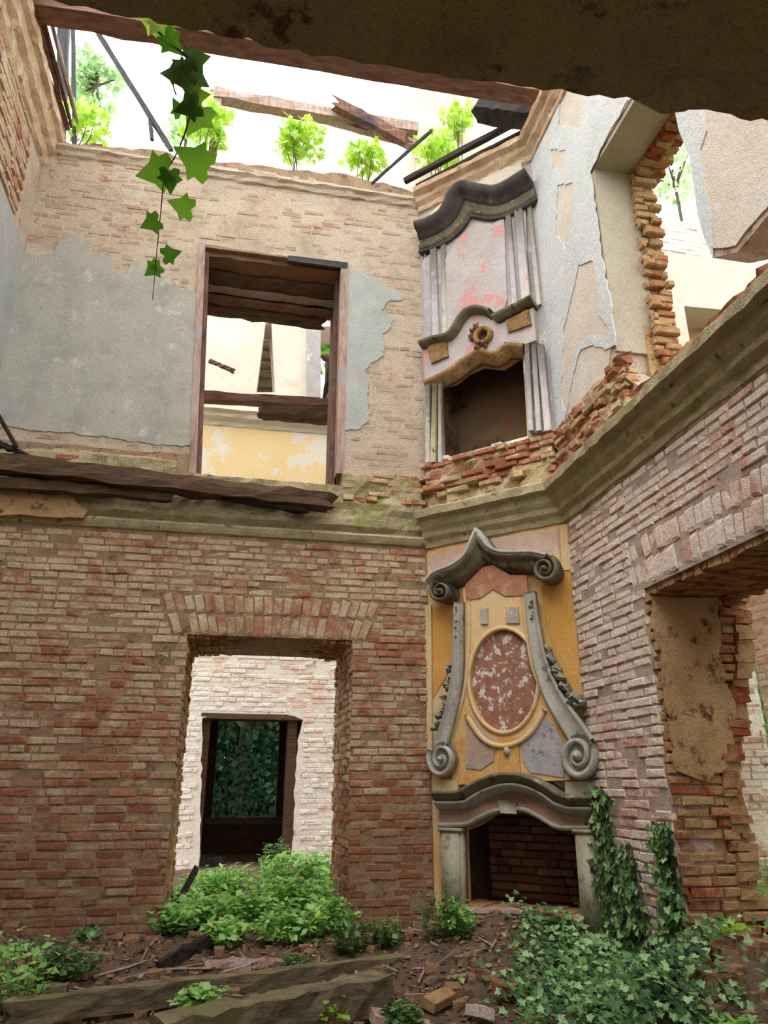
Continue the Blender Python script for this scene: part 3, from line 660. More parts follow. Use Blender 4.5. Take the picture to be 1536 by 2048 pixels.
o = plan_sweep([(XL, YB), (2.05, YB)], [(0, 8.82), (.03, 8.84), (.04, 8.9), (.07, 8.93), (.06, 8.98), (0, 9.0)], 'trim_4', M['plaster_beige'], .12, .012); o['label'] = 'worn top moulding of the brick wall with the doorways'
o = plan_sweep([(XL, 1.5), (XL, YB)], [(0, 8.6), (.04, 8.66), (.06, 8.78), (.12, 8.84), (.15, 8.98), (.2, 9.02), (.21, 9.12), (0, 9.15)], 'trim_5', M['top_cornice'], .12, .012); o['label'] = 'crumbling top cornice of the left wall'
# rubble along the wall tops
def topping(fr, u0, u1, z, dep, n, mat, name, parent, seed):
    mb = MB(); r = random.Random(seed)
    for i in range(n):
        u = r.uniform(u0, u1); d = r.uniform(-dep, -.04); s = r.uniform(.5, 1)
        mb.fbox(fr, u - .1 * s, u + .1 * s, z + r.uniform(-.06, .02), z + r.uniform(.03, .08), d - .06, d + .06, .02, r)
    o = mb.build(name, mat, parent); o['kind'] = 'stuff'
topping(BACK, XL, 2.0, 9.0, .5, 160, M['brick_plastered'], 'loose_bricks', wall_back, 2)
topping(FIRE, 0, FLx, 9.12, .3, 40, M['brick_ledge'], 'loose_bricks', wall_corner, 3)
topping(LEFT, 3, YB, 9.13, .3, 60, M['brick_ledge'], 'loose_bricks', wall_left, 4)

# ------------------------------------------------------------------ rooms beyond
# wall_far: sunlit brick wall of the next room; door below, tall plastered storey above
FDo = [FAR.px(*p) for p in ((405, 1742), (405, 1436), (420, 1432), (588, 1432), (606, 1440), (596, 1480), (585, 1700), (580, 1742))]
FDo = [(FDo[0][0], -.2)] + FDo[1:-1] + [(FDo[-1][0], -.2)]
f = lambda x, y: FAR.px(x, y)
slit = [f(512, 786), f(531, 648), f(543, 648), f(551, 786)]
fwin = [f(641, 800), f(641, 655), f(672, 655), f(700, 800)]
wall_far = slab('wall_far', FAR, [(-3.5, -.3), (3.6, -.3), (3.6, 11.2), (-3.5, 11.2)], [rough(FDo, .1, .02, 3), slit, fwin], 0, -.6, M['mortar_far'])
tag(wall_far, 'pale limewashed brick wall of the next room seen through both doorways', kind='structure')
dl, dr, dt = min(p[0] for p in FDo), max(p[0] for p in FDo), max(p[1] for p in FDo)
lay(FAR, courses(-1.3, 2.4, .35, 5.6, lambda u, z: not (dl - .02 < u < dr + .02 and z < dt + .02), 101, proud=(.0, .02), miss=.04), M['brick_far'], wall_far, 200, 4)
slab('upper_plaster', FAR, rough(rect(-3.4, 3.5, f(550, 822)[1], 11.1), .2, .02, 3), [slit, fwin], .03, 0, M['plaster_cream'], wall_far, False)
slab('yellow_plaster', FAR, rect(-3.4, 3.5, 5.6, f(550, 862)[1]), [], .03, 0, M['plaster_yellow'], wall_far, False)
o = plan_sweep([(-3.4, YF), (3.5, YF)], [(d_, z_ - 6.74 + f(550, 864)[1]) for d_, z_ in ((0, 6.74), (.05, 6.76), (.08, 6.82), (.16, 6.88), (.18, 6.95), (.24, 6.99), (.22, 7.1), (0, 7.16))], 'cornice', M['plaster_peach'], .2, .01, parent=wall_far)
del o['kind']
# raised white pilaster between slit and window
pf = [f(612, 800), f(612, 655), f(640, 655), f(640, 800)]
slab('pilaster', FAR, pf, [], .12, 0, M['lilac'], wall_far, False)
# things behind the slit and the window
for k in range(7):
    z = f(530, 780)[1] + .22 * k
    timber('slat', (f(510, 780)[0] - .1, YF + .9, z + .35), (f(552, 780)[0] + .15, YF + .9, z + .35), .12, .06, M['wood_grey'], 'narrow board behind the wall gap' if False else None, None, wall_far, seed=k, seg=3)
bx = MB(); bx.box((-.6, YF + 1.6, 7.2), (.95, YF + 1.7, 11.1)); bx.build('dark_backing', M['wood_brown'], wall_far)  # unlit backing sheet added so the slit looks dark instead of sky-bright
# dark roofed room behind the far door, its window and the wood outside
dk = MB()
dk.box((-1.2, YF + .6, -.2), (-.9, 15.0, 3.4)); dk.box((1.7, YF + .6, -.2), (2.0, 15.0, 3.4)); dk.box((-1.2, YF + .5, 3.0), (2.0, 15.2, 3.3))
tag(dk.build('wall_passage', M['brick_dark']), 'dark roofed passage behind the pale wall', kind='structure')
W14 = Frame((0, 14.8, 0), (1, 0, 0), (0, -1, 0))
wl, wr, wb = W14.px(430, 1500)[0], W14.px(560, 1500)[0], W14.px(500, 1636)[1]
tag(slab('wall_window', W14, rect(-.95, 1.75, -.2, 3.1), [rect(wl, wr, wb, 2.95)], 0, -.3, M['brick_dark']), 'dark end wall of the passage with a window opening', kind='structure')
wf = empty('window_1', (0, 14.8, wb)); wf['kind'] = 'structure'
fboard('frame_post', W14, wl - .08, wl + .03, wb, 2.95, .0, .07, M['wood_brown'], wf); fboard('frame_post', W14, wr - .03, wr + .10, wb, 2.95, .0, .07, M['wood_brown'], wf)
fboard('window_sill', W14, wl - .1, wr + .14, wb - .1, wb + .02, .0, .14, M['wood_grey'], wf)
fboard('sill_panel', W14, wl - .1, wr + .14, .3, wb - .1, .0, .1, M['wood_brown'], wf)
DF = Frame((0, YF + .02, 0), (1, 0, 0), (0, -1, 0))
d2 = empty('door_2', (0, YF + .1, .5)); d2['kind'] = 'structure'
fboard('door_post', DF, dl + .02, dl + .12, .3, dt - .02, -.5, -.08, M['wood_brown'], d2); fboard('door_post', DF, dr - .22, dr - .08, .3, dt - .02, -.5, -.08, M['wood_brown'], d2)
fboard('lintel_board', DF, dl - .02, dr + .02, dt - .06, dt + .02, -.5, .02, M['wood_brown'], d2)
timber('fallen_plank', (dl + .04, YF + .3, .46), (dl + .40, YF + .34, .50), .14, .16, M['wood_black'], 'dark block of timber lying at the left foot of the far doorway', 'plank', seed=4)

# room to the right: ground-storey wall with a window, plus the taller wall behind the upper opening
SX = 5.3
SIDE = Frame((SX, 0, 0), (0, 1, 0), (-1, 0, 0))
s1, s2 = SIDE.px(1427, 1320), SIDE.px(1509, 1300)
side_win = [(s2[0] - .0, .9), (s1[0], .9), (s1[0], 3.0), (s2[0], 3.0)]
side = slab('wall_side_room', SIDE, rect(1.5, 7.65, -.3, 4.3), [rough(side_win, .1, .02, 2)], 0, -.5, M['mortar_far']); tag(side, 'pale brick wall of the side room seen through the right doorway', kind='structure')
lay(SIDE, courses(4.6, 7.64, .2, 4.3, lambda u, z: not (s2[0] < u < s1[0] and .9 < z < 3.0), 111, proud=(0, .02)), M['brick_far'], side, 80, 5)
reveal_bricks(Frame((0, s1[0], 0), (1, 0, 0), (0, -1, 0)), SX, SX + .5, .9, 3.0, M['brick_right'], side, 112)
slab('lime_band', SIDE, rough(rect(4.6, 7.6, 3.55, 3.95), .1, .02, 5), [], .05, 0, M['plaster_white'], side, False)
SB = Frame((0, YB + .02, 0), (1, 0, 0), (0, -1, 0))
q = lambda x, y: SB.px(x, y)
sbo = [q(1368, 612), q(1475, 622), (q(1475, 622)[0], 5.0), (q(1368, 612)[0], 5.0)]
ub = slab('wall_side_back', SB, rough([(3.95, 4.3), (8.2, 4.3), (8.2, 9.3), (6.2, 9.35), (3.95, 9.3)], .15, .02, 3), [sbo], 0, -.55, M['plaster_peach']); tag(ub, 'white plastered wall seen through the upper opening at the right', kind='structure')
lay(SB, courses(5.2, 6.6, 8.75, 9.28, lambda u, z: True, 121, proud=(.0, .02)), M['brick_far'], ub, 30, 5)
slab('reveal_plaster', Frame((0, YB + .5, 0), (1, 0, 0), (0, -1, 0)), rect(sbo[0][0] - .2, sbo[1][0] + .2, 5, 8.2), [], 0, -.05, M['mortar_reveal'], ub)

# chimney stack and roof timbers above
CH = MB(); 
CHF = Frame((0, 8.2, 0), (1, 0, 0), (0, -1, 0))
slab_mb(CH, CHF, rough([(2.18, 8.9), (3.32, 8.9), (3.32, 12.3), (2.18, 12.3)], .15, .015, 3), [], 0, -.9)
st = CH.build('chimney_stack', M['plaster_peach'], fix=True); tag(st, 'tall plastered chimney stack rising behind the corner of the room', 'chimney')
py = 8.3; A = ony(430, 192, py); B = ony(832, 262, py)
timber('roof_beam', A, B + Vector((.12, 0, 0)), .16, .17, M['wood_pale'], 'long pale roof beam crossing the open sky to the chimney stack', 'beam', seed=11, seg=12)
A2 = ony(682, 214, py - .16); B2 = ony(800, 275, py - .16)
timber('roof_beam', A2, B2, .12, .17, M['wood_upright'], 'short broken dark beam lying on the long roof beam', 'beam', seed=12, jag=.25)
timber('roof_beam', ony(640, 236, py + .05) , ony(838, 292, py + .05), .1, .09, M['wood_pale'], 'thin pale lath just below the long roof beam', 'beam', seed=13)
timber('roof_post', (A.x + .05, py, 9.0), (A.x + .05, py, A.z), .1, .1, M['wood_pale'], 'thin post under the left end of the long roof beam', 'post', seed=14)
tb = 6.08
timber('tie_beam', (XL - .2, tb, 9.28), (XR + .15, tb, 9.36), .24, .2, M['wood_red'], 'long reddish tie beam spanning the open roof from wall to wall', 'beam', seed=15, seg=20)
timber('beam_stub', onx(1066, 226, XR) + Vector((.1, 0, .02)), ony(968, 212, 6.75), .3, .32, M['wood_black'], 'dark broken beam stub on the wall top beside the tie beam', 'beam', seed=16, jag=.1)
for i, (a, b, w) in enumerate((((745, 366), (862, 262), .035), ((810, 362), (1050, 235), .07), ((835, 372), (1050, 262), .05))):
    y0, y1 = (7.5, 7.5) if i == 0 else (7.7, 6.75)
    timber('lath', ony(*a, y0), ony(*b, y1), w, w, M['wood_black'], ['thin dark stick poking up over the wall corner', 'dark lath along the top of the chimney wall, upper one', 'dark lath along the top of the chimney wall, lower one'][i], 'lath', seed=20 + i, jag=.02, tw=.004)
# poles at the left end of the wall top
pd = [((196, 66), (342, 300), .055, 7.95, 8.0, 'long dark pole leaning diagonally over the wall top'),
      ((128, 40), (118, 215), .13, 8.0, 8.0, 'thick dark upright post at the left end of the wall top'),
      ((146, 40), (155, 290), .05, 7.9, 7.9, 'slim dark upright pole beside the thick post'),
      ((88, 60), (110, 128), .035, 8.0, 8.0, 'thin dark rod leaning left of the thick post'),
      ((300, 235), (304, 278), .05, 8.0, 8.0, 'short dark stub hanging beside the leaning pole')]
for i, (a, b, w, ya, yb, lab) in enumerate(pd):
    p0, p1 = ony(*b, yb), ony(*a, ya)
    if i in (1, 2): p0.z = min(p0.z, 9.05)
    if i in (1,): p0.x = -2.62
    timber('pole', p0, p1, w, w, M['iron'], lab, 'pole', seed=30 + i, jag=.02, tw=.005)
for i in range(6):
    r = random.Random(i); z = 9.1 + .05 * i
    timber('lath', (XL + .02 + .04 * i, 4.2 + r.uniform(0, .6), z), (XL + .06 + .05 * i, 7.55, z + r.uniform(-.03, .05)), .035, .05, [M['wood_red'], M['wood_upright'], M['wood_pale']][i % 3], 'weathered lath lying along the top of the left wall', 'lath', group='laths along the left wall top', seed=40 + i, jag=.1)
tag(bpy.data.objects['lath'])
stn = MB(); r = random.Random(4); c = ony(200, 262, 7.95)
for i in range(5): stn.box((c.x - .08 + r.uniform(-.03, .03), 7.9, 9.05 + i * .06), (c.x + .08 + r.uniform(-.03, .03), 8.05, 9.11 + i * .06), .02)
tag(stn.build('brick_pile', M['brick_dark']), 'small dark lump of bricks on the wall top beside the poles', 'rubble')
# beams in the next room, seen through the upper doorway
b0, b1 = ony(380, 793, 9.6), ony(720, 812, 9.6)
timber('room_beam', b0, b1, .16, .12, M['wood_red'], 'reddish beam crossing the next room behind the upper doorway', 'beam', seed=50, seg=14)
timber('room_beam', ony(540, 824, 9.5), ony(700, 838, 9.5), .22, .16, M['wood_brown'], 'short dark beam slung below the reddish beam', 'beam', seed=51, jag=.2)
timber('room_beam', ony(660, 735, 9.9), ony(648, 800, 9.9), .06, .06, M['wood_black'], 'dark upright stick standing on the reddish beam', 'beam', seed=52)
timber('room_beam', ony(655, 715, 10.2), ony(700, 720, 10.2), .1, .09, M['wood_red'], 'small cross piece at the right behind the upper doorway', 'beam', seed=53)
timber('room_beam', ony(420, 722, 10.6), ony(468, 742, 10.6), .05, .06, M['wood_upright'], 'short bracket jutting from the white wall behind the upper doorway', 'beam', seed=54, jag=.02)
for i, (ya, yb2, Y) in enumerate(((574, 582, 8.42), (592, 606, 8.62), (612, 628, 8.84))):
    timber('ceiling_plank', (UD[0] + .06, 8.30 + .19 * i, 7.67 - .03 * i), (UD[1] - .12 - .05 * i, 8.32 + .19 * i, 7.66 - .035 * i), [.13, .15, .2][i], [.05, .06, .09][i], [M['wood_pale'], M['wood_red'], M['wood_brown']][i], ['pale loose plank under the lintel of the upper doorway', 'reddish sagging plank under the lintel of the upper doorway', 'lowest dark plank under the lintel of the upper doorway'][i], 'plank', seed=60 + i, jag=.12)

# fallen floor beam along the ledge
FBm = [ony(-60, 905, 7.42), ony(640, 1006, 7.45)]
timber('floor_beam', ony(-60, 922, 7.36), ony(646, 1004, 7.42), .2, .17, M['wood_brown'], 'long rotten floor beam lying along the mossy ledge', 'beam', seed=70, seg=18, jag=.2, tw=.02)
timber('floor_beam', ony(-60, 962, 7.40), ony(300, 990, 7.45), .12, .1, M['wood_brown'], 'shorter brown beam under the left end of the rotten floor beam', 'beam', seed=71, jag=.3, tw=.015)
timber('floor_beam', ony(420, 988, 7.42), ony(600, 1020, 7.44), .1, .06, M['wood_black'], 'black strip standing in for the shadow under the right end of the rotten floor beam', 'beam', seed=72, jag=.12)  # dark timber shape put in for the shadow beneath the beam
timber('floor_beam', ony(0, 888, 7.3), ony(40, 905, 7.35), .05, .05, M['wood_black'], 'small dark stub on the left end of the rotten floor beam', 'beam', seed=73, jag=.1)
tb2 = MB(); tube(tb2, [ony(-20, 800, 7.2), ony(8, 850, 7.25), ony(34, 895, 7.3)], .022, 6); tag(tb2.build('stick', M['wood_black']), 'curved dark stick rising from the left end of the floor beam', 'stick')
cv = [BACK.px(*p) for p in ((-40, 975), (130, 985), (180, 1030), (170, 1044), (-40, 1036))]
slab('plaster_cove', BACK, rough(cv, .1, .012, 5), [], .13, 0, M['mortar_reveal'], wall_back, False)

# ------------------------------------------------------------------ lower fireplace
F = lambda x, y, d=0: FIRE.px(x, y, d)
fp = empty('fireplace', FIRE.p(FLEN / 2, .5, 0), 'ornate lower fireplace with ochre chimney breast, oval medallion and scrolls', 'fireplace')
def fsl(name, pts, d1, mat, d0=0.0, parent=None, holes=(), rgh=0):
    P = [F(x, y, d1) for x, y in pts]; H = [[F(x, y, d1) for x, y in h] for h in holes]
    if rgh: P = rough(P, .05, rgh, len(pts))
    return slab(name, FIRE, P, H, d1, d0, mat, parent or fp, False)
# painted fields
fsl('painted_panel', [(862, 1112), (940, 1092), (1010, 1072), (1118, 1060), (1120, 1135), (1095, 1145), (1000, 1150), (905, 1160), (864, 1150)], .008, M['mauve'], rgh=.006)
fsl('painted_panel', [(1095, 1140), (1150, 1140), (1170, 1390), (1138, 1390), (1092, 1250), (1082, 1180)], .010, M['ochre_deep'], rgh=.004)  # orange field; its deeper tone also paints in shade under the pediment
fsl('painted_panel', [(865, 1215), (905, 1208), (905, 1330), (866, 1395)], .010, M['ochre_deep'], rgh=.004)
fsl('edge_strip', [(1152, 1140), (1163, 1140), (1186, 1400), (1176, 1400)], .03, M['ochre_pale'])
fsl('edge_strip', [(850, 1210), (862, 1210), (864, 1540), (852, 1540)], .03, M['ochre_pale'])
fsl('edge_strip', [(1120, 1052), (1142, 1045), (1148, 1140), (1124, 1140)], .02, M['ochre_pale'])
# hood
HD = .10
hood_pts = [(925, 1175), (1050, 1160), (1062, 1200), (1072, 1290), (1098, 1390), (1140, 1465), (1140, 1560), (905, 1570), (895, 1480), (910, 1400), (924, 1290), (928, 1210)]
oval = [(1008 + 66 * math.cos(a * math.pi / 16), 1361 + 101 * math.sin(a * math.pi / 16)) for a in range(32)]
hood = fsl('hood', hood_pts, HD, M['ochre'], holes=[oval])
oc = [F(x, y, HD) for x, y in [(1008 + 70 * math.cos(a * math.pi / 20), 1361 + 105 * math.sin(a * math.pi / 20)) for a in range(41)]]
mb = MB(); sweep(mb, FIRE, oc, [(-.022, HD - .005), (-.018, HD + .018), (0, HD + .026), (.018, HD + .018), (.022, HD - .005)], caps=False); mb.build('oval_frame', M['ochre_pale'], fp, True, True)
fsl('medallion', [(1008 + 67 * math.cos(a * math.pi / 16), 1361 + 102 * math.sin(a * math.pi / 16)) for a in range(32)], HD - .03, M['medallion'])
fsl('red_panel', [(932, 1200), (930, 1170), (965, 1135), (985, 1130), (1020, 1150), (1052, 1150), (1056, 1190), (1010, 1192), (985, 1178), (960, 1196)], HD + .012, M['red_paint'], HD - .02)
fsl('stucco_square', [(960, 1218), (975, 1216), (975, 1248), (961, 1248)], HD + .02, M['stucco_grey'], HD - .02)
fsl('stucco_square', [(1010, 1214), (1036, 1214), (1038, 1246), (1012, 1246)], HD + .02, M['stucco_grey'], HD - .02)
fsl('painted_panel', [(932, 1425), (946, 1432), (968, 1462), (992, 1480), (988, 1522), (960, 1540), (930, 1536)], HD + .010, M['pink_green'], HD - .02, rgh=.004)
fsl('painted_panel', [(1040, 1482), (1062, 1466), (1080, 1436), (1098, 1440), (1122, 1475), (1130, 1500), (1128, 1555), (1060, 1545), (1044, 1520)], HD + .010, M['slate_paint'], HD - .02, rgh=.004)
fsl('boss_plate', [(996, 1475), (1036, 1475), (1040, 1545), (994, 1545)], HD + .018, M['ochre_deep'], HD - .02)
mb = MB()
bu, bz = F(1016, 1503, HD); vs = []
for i in range(5):
    for k in range(10):
        a = i / 4 * math.pi / 2; vs.append(FIRE.p(bu + .035 * math.cos(a) * math.cos(k * .6283), bz + .05 * math.cos(a) * math.sin(k * .6283), HD + .01 + .05 * math.sin(a)))
mb.add(vs, [(i * 10 + k, i * 10 + (k + 1) % 10, (i + 1) * 10 + (k + 1) % 10, (i + 1) * 10 + k) for i in range(4) for k in range(10)]); mb.build('boss', M['stucco_grey'], fp, True, True)
# scroll bands that run down into volutes
BANDP = [(-.5, -.02), (-.5, .05), (-.40, .075), (-.30, .05), (0, .045), (.30, .05), (.40, .075), (.5, .05), (.5, -.02)]
def band(pts, ws, d, mat):
    P = catmull([F(x, y, d) for x, y in pts], 6); mb = MB(); sweep(mb, FIRE, P, BANDP, lerpw([w * .0049 for w in ws], len(P)), base=d); return mb.build('scroll_band', mat, fp, True, False)
def volute(cx, cy, rp, d, spin, mat, parent=None, start=90, turns=1.9, wr=.20, name='volute', sy=1.15):
    parent = parent or fp
    mb = MB(); n = 44; P = []; W = []
    for i in range(n):
        t = i / (n - 1); a = math.radians(start) + spin * t * turns * 2 * math.pi; r_ = rp * (1 - .86 * t)
        P.append(F(cx + r_ * math.cos(a), cy - sy * r_ * math.sin(a), d)); W.append(rp * .0049 * (wr * 2.2) * (1 - .65 * t))
    prof = [(-.5, -.02), (-.45, .07), (0, .10), (.45, .07), (.5, -.02)]
    sweep(mb, FIRE, P, prof, W, base=d)
    disc = [F(cx + rp * .95 * math.cos(k * .3927), cy - sy * rp * .95 * math.sin(k * .3927), d) for k in range(16)]
    slab_mb(mb, FIRE, disc, [], d + .035, 0, False)
    c0 = F(cx, cy, d); vs = []
    for i in range(4):
        for k in range(10):
            a = i / 3 * math.pi / 2; vs.append(FIRE.p(c0[0] + rp * .0012 * math.cos(a) * math.cos(k * .6283), c0[1] + rp * .0012 * math.cos(a) * math.sin(k * .6283), d + .06 + .07 * math.sin(a)))
    mb.add(vs, [(i * 10 + k, i * 10 + (k + 1) % 10, (i + 1) * 10 + (k + 1) % 10, (i + 1) * 10 + k) for i in range(3) for k in range(10)])
    return mb.build(name, mat, parent, True, False)
BD = .11
band([(921, 1205), (920, 1270), (918, 1340), (910, 1400), (898, 1450), (884, 1490)], [20, 22, 24, 28, 30, 34], BD, M['stucco_grey'])
band([(1062, 1185), (1070, 1250), (1084, 1325), (1108, 1390), (1142, 1445), (1172, 1490)], [22, 24, 28, 34, 40, 42], BD, M['stucco_grey'])
volute(889, 1518, 27, BD + .02, 1, M['stucco_grey'], start=150, sy=1.35); volute(1160, 1512, 36, BD + .02, -1, M['stucco_grey'], start=30, sy=1.3)
# inner mouldings beside the bands
for pts in ([(938, 1195), (938, 1290), (930, 1380), (908, 1460), (900, 1482)], [(1048, 1190), (1054, 1260), (1068, 1340), (1100, 1410), (1134, 1460)]):
    mb = MB(); sweep(mb, FIRE, catmull([F(x, y, HD) for x, y in pts], 5), [(-.02, HD - .02), (-.015, HD + .025), (.015, HD + .025), (.02, HD - .02)]); mb.build('moulding', M['ochre_pale'], fp, True)
# arch-shaped lower rim of the oval field
mb = MB(); sweep(mb, FIRE, catmull([F(x, y, HD) for x, y in ((934, 1430), (960, 1470), (990, 1490), (1030, 1488), (1066, 1462), (1090, 1420))], 5), [(-.03, HD - .02), (-.02, HD + .035), (.02, HD + .03), (.03, HD - .02)]); mb.build('moulding', M['ochre_pale'], fp, True)
# garlands
def garland(pts, n, mat, name, seed, parent, fr=FIRE, size=.032):
    r = random.Random(seed); mb = MB()
    for i in range(n):
        x, y = pts[i % len(pts)] if n <= len(pts) else (lambda t: (pts[int(t)][0] + (pts[int(t) + 1][0] - pts[int(t)][0]) * (t % 1), pts[int(t)][1] + (pts[int(t) + 1][1] - pts[int(t)][1]) * (t % 1)))(i / n * (len(pts) - 1))
        c = F(x + r.uniform(-5, 5), y + r.uniform(-5, 5), .1); s = size * r.uniform(.6, 1.25); a0 = r.uniform(0, 6); vs = [FIRE.p(c[0], c[1], .17 + r.uniform(0, .05))]
        for k in range(7): vs.append(FIRE.p(c[0] + s * math.cos(a0 + k * .8976) * (1 if k % 2 else .55), c[1] + s * math.sin(a0 + k * .8976) * (1 if k % 2 else .55), .13))
        for k in range(7): vs.append(FIRE.p(c[0] + s * .4 * math.cos(a0 + k * .8976), c[1] + s * .4 * math.sin(a0 + k * .8976), .02))
        mb.add(vs, [(0, 1 + k, 1 + (k + 1) % 7) for k in range(7)] + [(1 + k, 8 + k, 8 + (k + 1) % 7, 1 + (k + 1) % 7) for k in range(7)])
    return mb.build(name, mat, parent)
garland([(906, 1332), (900, 1360), (893, 1390), (886, 1415), (878, 1440), (872, 1462)], 12, M['verdigris'], 'garland', 3, fp, size=.042)
garland([(1098, 1300), (1108, 1330), (1118, 1352), (1132, 1375), (1150, 1400), (1158, 1412)], 13, M['verdigris'], 'garland', 4, fp, size=.052)
garland([(1140, 1402), (1150, 1398), (1165, 1405)], 7, M['verdigris'], 'rosette', 5, fp, size=.06)
garland([(1066, 1200), (1068, 1225), (1066, 1245)], 8, M['verdigris'], 'rosette', 6, fp, size=.03); garland([(920, 1220), (921, 1250), (920, 1280)], 8, M['verdigris'], 'rosette', 7, fp, size=.03)
# pediment
pp = catmull([F(x, y, .1) for x, y in ((872, 1178), (885, 1163), (915, 1152), (942, 1134), (957, 1115), (964, 1098))], 5)[:-1] + catmull([F(x, y, .1) for x, y in ((965, 1096), (978, 1112), (1004, 1124), (1035, 1126), (1070, 1126), (1098, 1132))], 5)
PEDP = [(-.10, 0), (-.10, .05), (-.07, .09), (-.05, .13), (-.02, .16), (.0, .165), (.02, .22), (.045, .25), (.065, .25), (.075, .22), (.085, 0)]
mb = MB(); sweep(mb, FIRE, pp, PEDP); mb.build('pediment', M['stone_dark'], fp, True)
mb = MB(); sweep(mb, FIRE, [(p[0], p[1]) for p in pp], [(.085, 0), (.066, .256), (.094, .258), (.1, .0)]); mb.build('pediment_rim', M['stucco_grey'], fp, True)
volute(886, 1184, 21, .16, 1, M['stone_dark'], start=120, sy=1.05); volute(1094, 1140, 25, .16, -1, M['stone_dark'], start=60, sy=1.05)
# mantel: arched entablature
mt = [(866, 1590), (908, 1590), (925, 1588), (950, 1572), (985, 1558), (1018, 1553), (1050, 1558), (1085, 1573), (1112, 1592), (1135, 1600), (1188, 1600)]
mpth = [F(*mt[0], .2), F(*mt[1], .2)] + catmull([F(x, y, .2) for x, y in mt[2:-2]], 4) + [F(*mt[-2], .2), F(*mt[-1], .2)]
sweepM = lambda nm, pr, mat, off=0: (lambda m: (sweep(m, FIRE, mpth, pr), m.build(nm, mat, fp, True)))(MB())
sweepM('mantel_shelf', [(.04, 0), (.04, .24), (.015, .255), (0, .235), (-.02, .22), (-.045, .20), (-.055, .15), (-.055, 0)], M['stone_dark'])
sweepM('mantel_moulding', [(-.055, 0), (-.055, .20), (-.075, .205), (-.095, .16), (-.13, .12), (-.13, 0)], M['stucco_grey'])
lo = [(878, 1650), (916, 1650), (936, 1648), (962, 1634), (990, 1622), (1020, 1618), (1050, 1620), (1078, 1634), (1104, 1650), (1120, 1656), (1182, 1656)]
lopth = [F(*lo[0], .1), F(*lo[1], .1)] + catmull([F(x, y, .1) for x, y in lo[2:-2]], 4) + [F(*lo[-2], .1), F(*lo[-1], .1)]
hi = [(u, z - .05) for u, z in mpth]
mb = MB(); slab_mb(mb, FIRE, hi + list(reversed([(p[0], p[1]) for p in lopth])), [], .085, 0, False); mb.build('frieze', M['frieze'], fp, True)
mb = MB(); sweep(mb, FIRE, lopth, [(.02, .0), (.02, .12), (0, .13), (-.02, .11), (-.03, .0)]); mb.build('opening_moulding', M['stucco_grey'], fp, True)
mb = MB(); slab_mb(mb, FIRE, [F(x, y, .1) for x, y in ((998, 1600), (1034, 1600), (1036, 1628), (1004, 1626))], [], .13, 0, False); mb.build('keystone', M['mantel_stone'], fp, True)
def pilaster(x0, x1, yt, yb, d, nm='jamb', mat='mantel_stone', zb=.3):
    a, b = F(x0, yt, d), F(x1, yt, d); mb = MB(); u0, u1 = a[0], b[0]
    mb.fbox(FIRE, u0, u1, zb, a[1], 0, d, .003); mb.fbox(FIRE, u0 + .02, u1 - .02, zb + .12, a[1] - .04, d, d + .015)
    mb.fbox(FIRE, u0 - .012, u1 + .012, zb, zb + .12, 0, d + .03, .004)
    mb.fbox(FIRE, u0 - .01, u1 + .012, a[1] - .03, a[1], 0, d + .03)
    return mb.build(nm, M[mat], fp, True)
pilaster(880, 922, 1655, 1815, .10); pilaster(1148, 1192, 1658, 1815, .10)
fsl('corner_strip', [(866, 1600), (878, 1600), (884, 1830), (870, 1830)], .05, M['ochre'])
fsl('mantel_block', [(868, 1560), (915, 1560), (915, 1588), (868, 1588)], .12, M['ochre_pale']); fsl('mantel_block', [(1130, 1564), (1186, 1564), (1188, 1598), (1130, 1598)], .12, M['mantel_stone'])
hearth = MB(); r = random.Random(2)
for i in range(9):
    u = .30 + i * .135; hearth.fbox(FIRE, u, u + .125, .51, .57, -.3, .12 + r.uniform(-.03, .02), .01)
    hearth.fbox(FIRE, u + .05, u + .16, .44, .505, -.3, .09 + r.uniform(-.03, .02), .01)
o = hearth.build('hearth_bricks', M['brick_reveal'], fp); o['label'] = 'row of red bricks edging the hearth'; o['kind'] = 'stuff'
hs = fsl('hearth_rim', [(928, 1815), (1000, 1818), (1060, 1822), (1065, 1828), (930, 1826)], .14, M['mauve'], .02)

# ------------------------------------------------------------------ upper fireplace
up = empty('fireplace', FIRE.p(FLEN / 2, 5.05, 0), 'grey upper fireplace with dark moulded hood cornice and curved mantel', 'fireplace')
UPL = lambda name, pts, d1, mat, d0=0.0, rgh=0, holes=(): fsl(name, pts, d1, mat, d0, up, holes, rgh)
UPL('breast', [(850, 905), (846, 520), (900, 470), (935, 420), (1000, 425), (1050, 400), (1058, 620), (1110, 862), (1060, 866), (1046, 700), (1000, 725), (960, 724), (925, 742), (905, 760), (880, 770), (885, 925)], .05, M['lilac'])
UPL('centre_panel', [(893, 680), (890, 520), (915, 478), (950, 445), (985, 448), (1008, 432), (1014, 600), (1000, 640), (960, 618), (930, 640), (912, 672)], .07, M['lilac_panel'], .04, .004)
def ustrip(name, pts, w, d, mat, h=.03):
    h *= .6
    P = [F(x, y, d) for x, y in pts]; mb = MB()
    sweep(mb, FIRE, P, [(-.5 * w, d - .05), (-.5 * w, d + h * .6), (-.3 * w, d + h), (-.12 * w, d + h * .5), (.12 * w, d + h * .5), (.3 * w, d + h), (.5 * w, d + h * .6), (.5 * w, d - .05)]); return mb.build(name, mat, up, True)
ustrip('pilaster', [(866, 498), (872, 690)], .085, .08, M['lilac']); ustrip('pilaster', [(886, 490), (890, 680)], .06, .07, M['stucco_grey'])
ustrip('pilaster', [(1016, 430), (1030, 612)], .06, .08, M['lilac']); ustrip('pilaster', [(1036, 420), (1052, 605)], .10, .08, M['lilac_panel'])
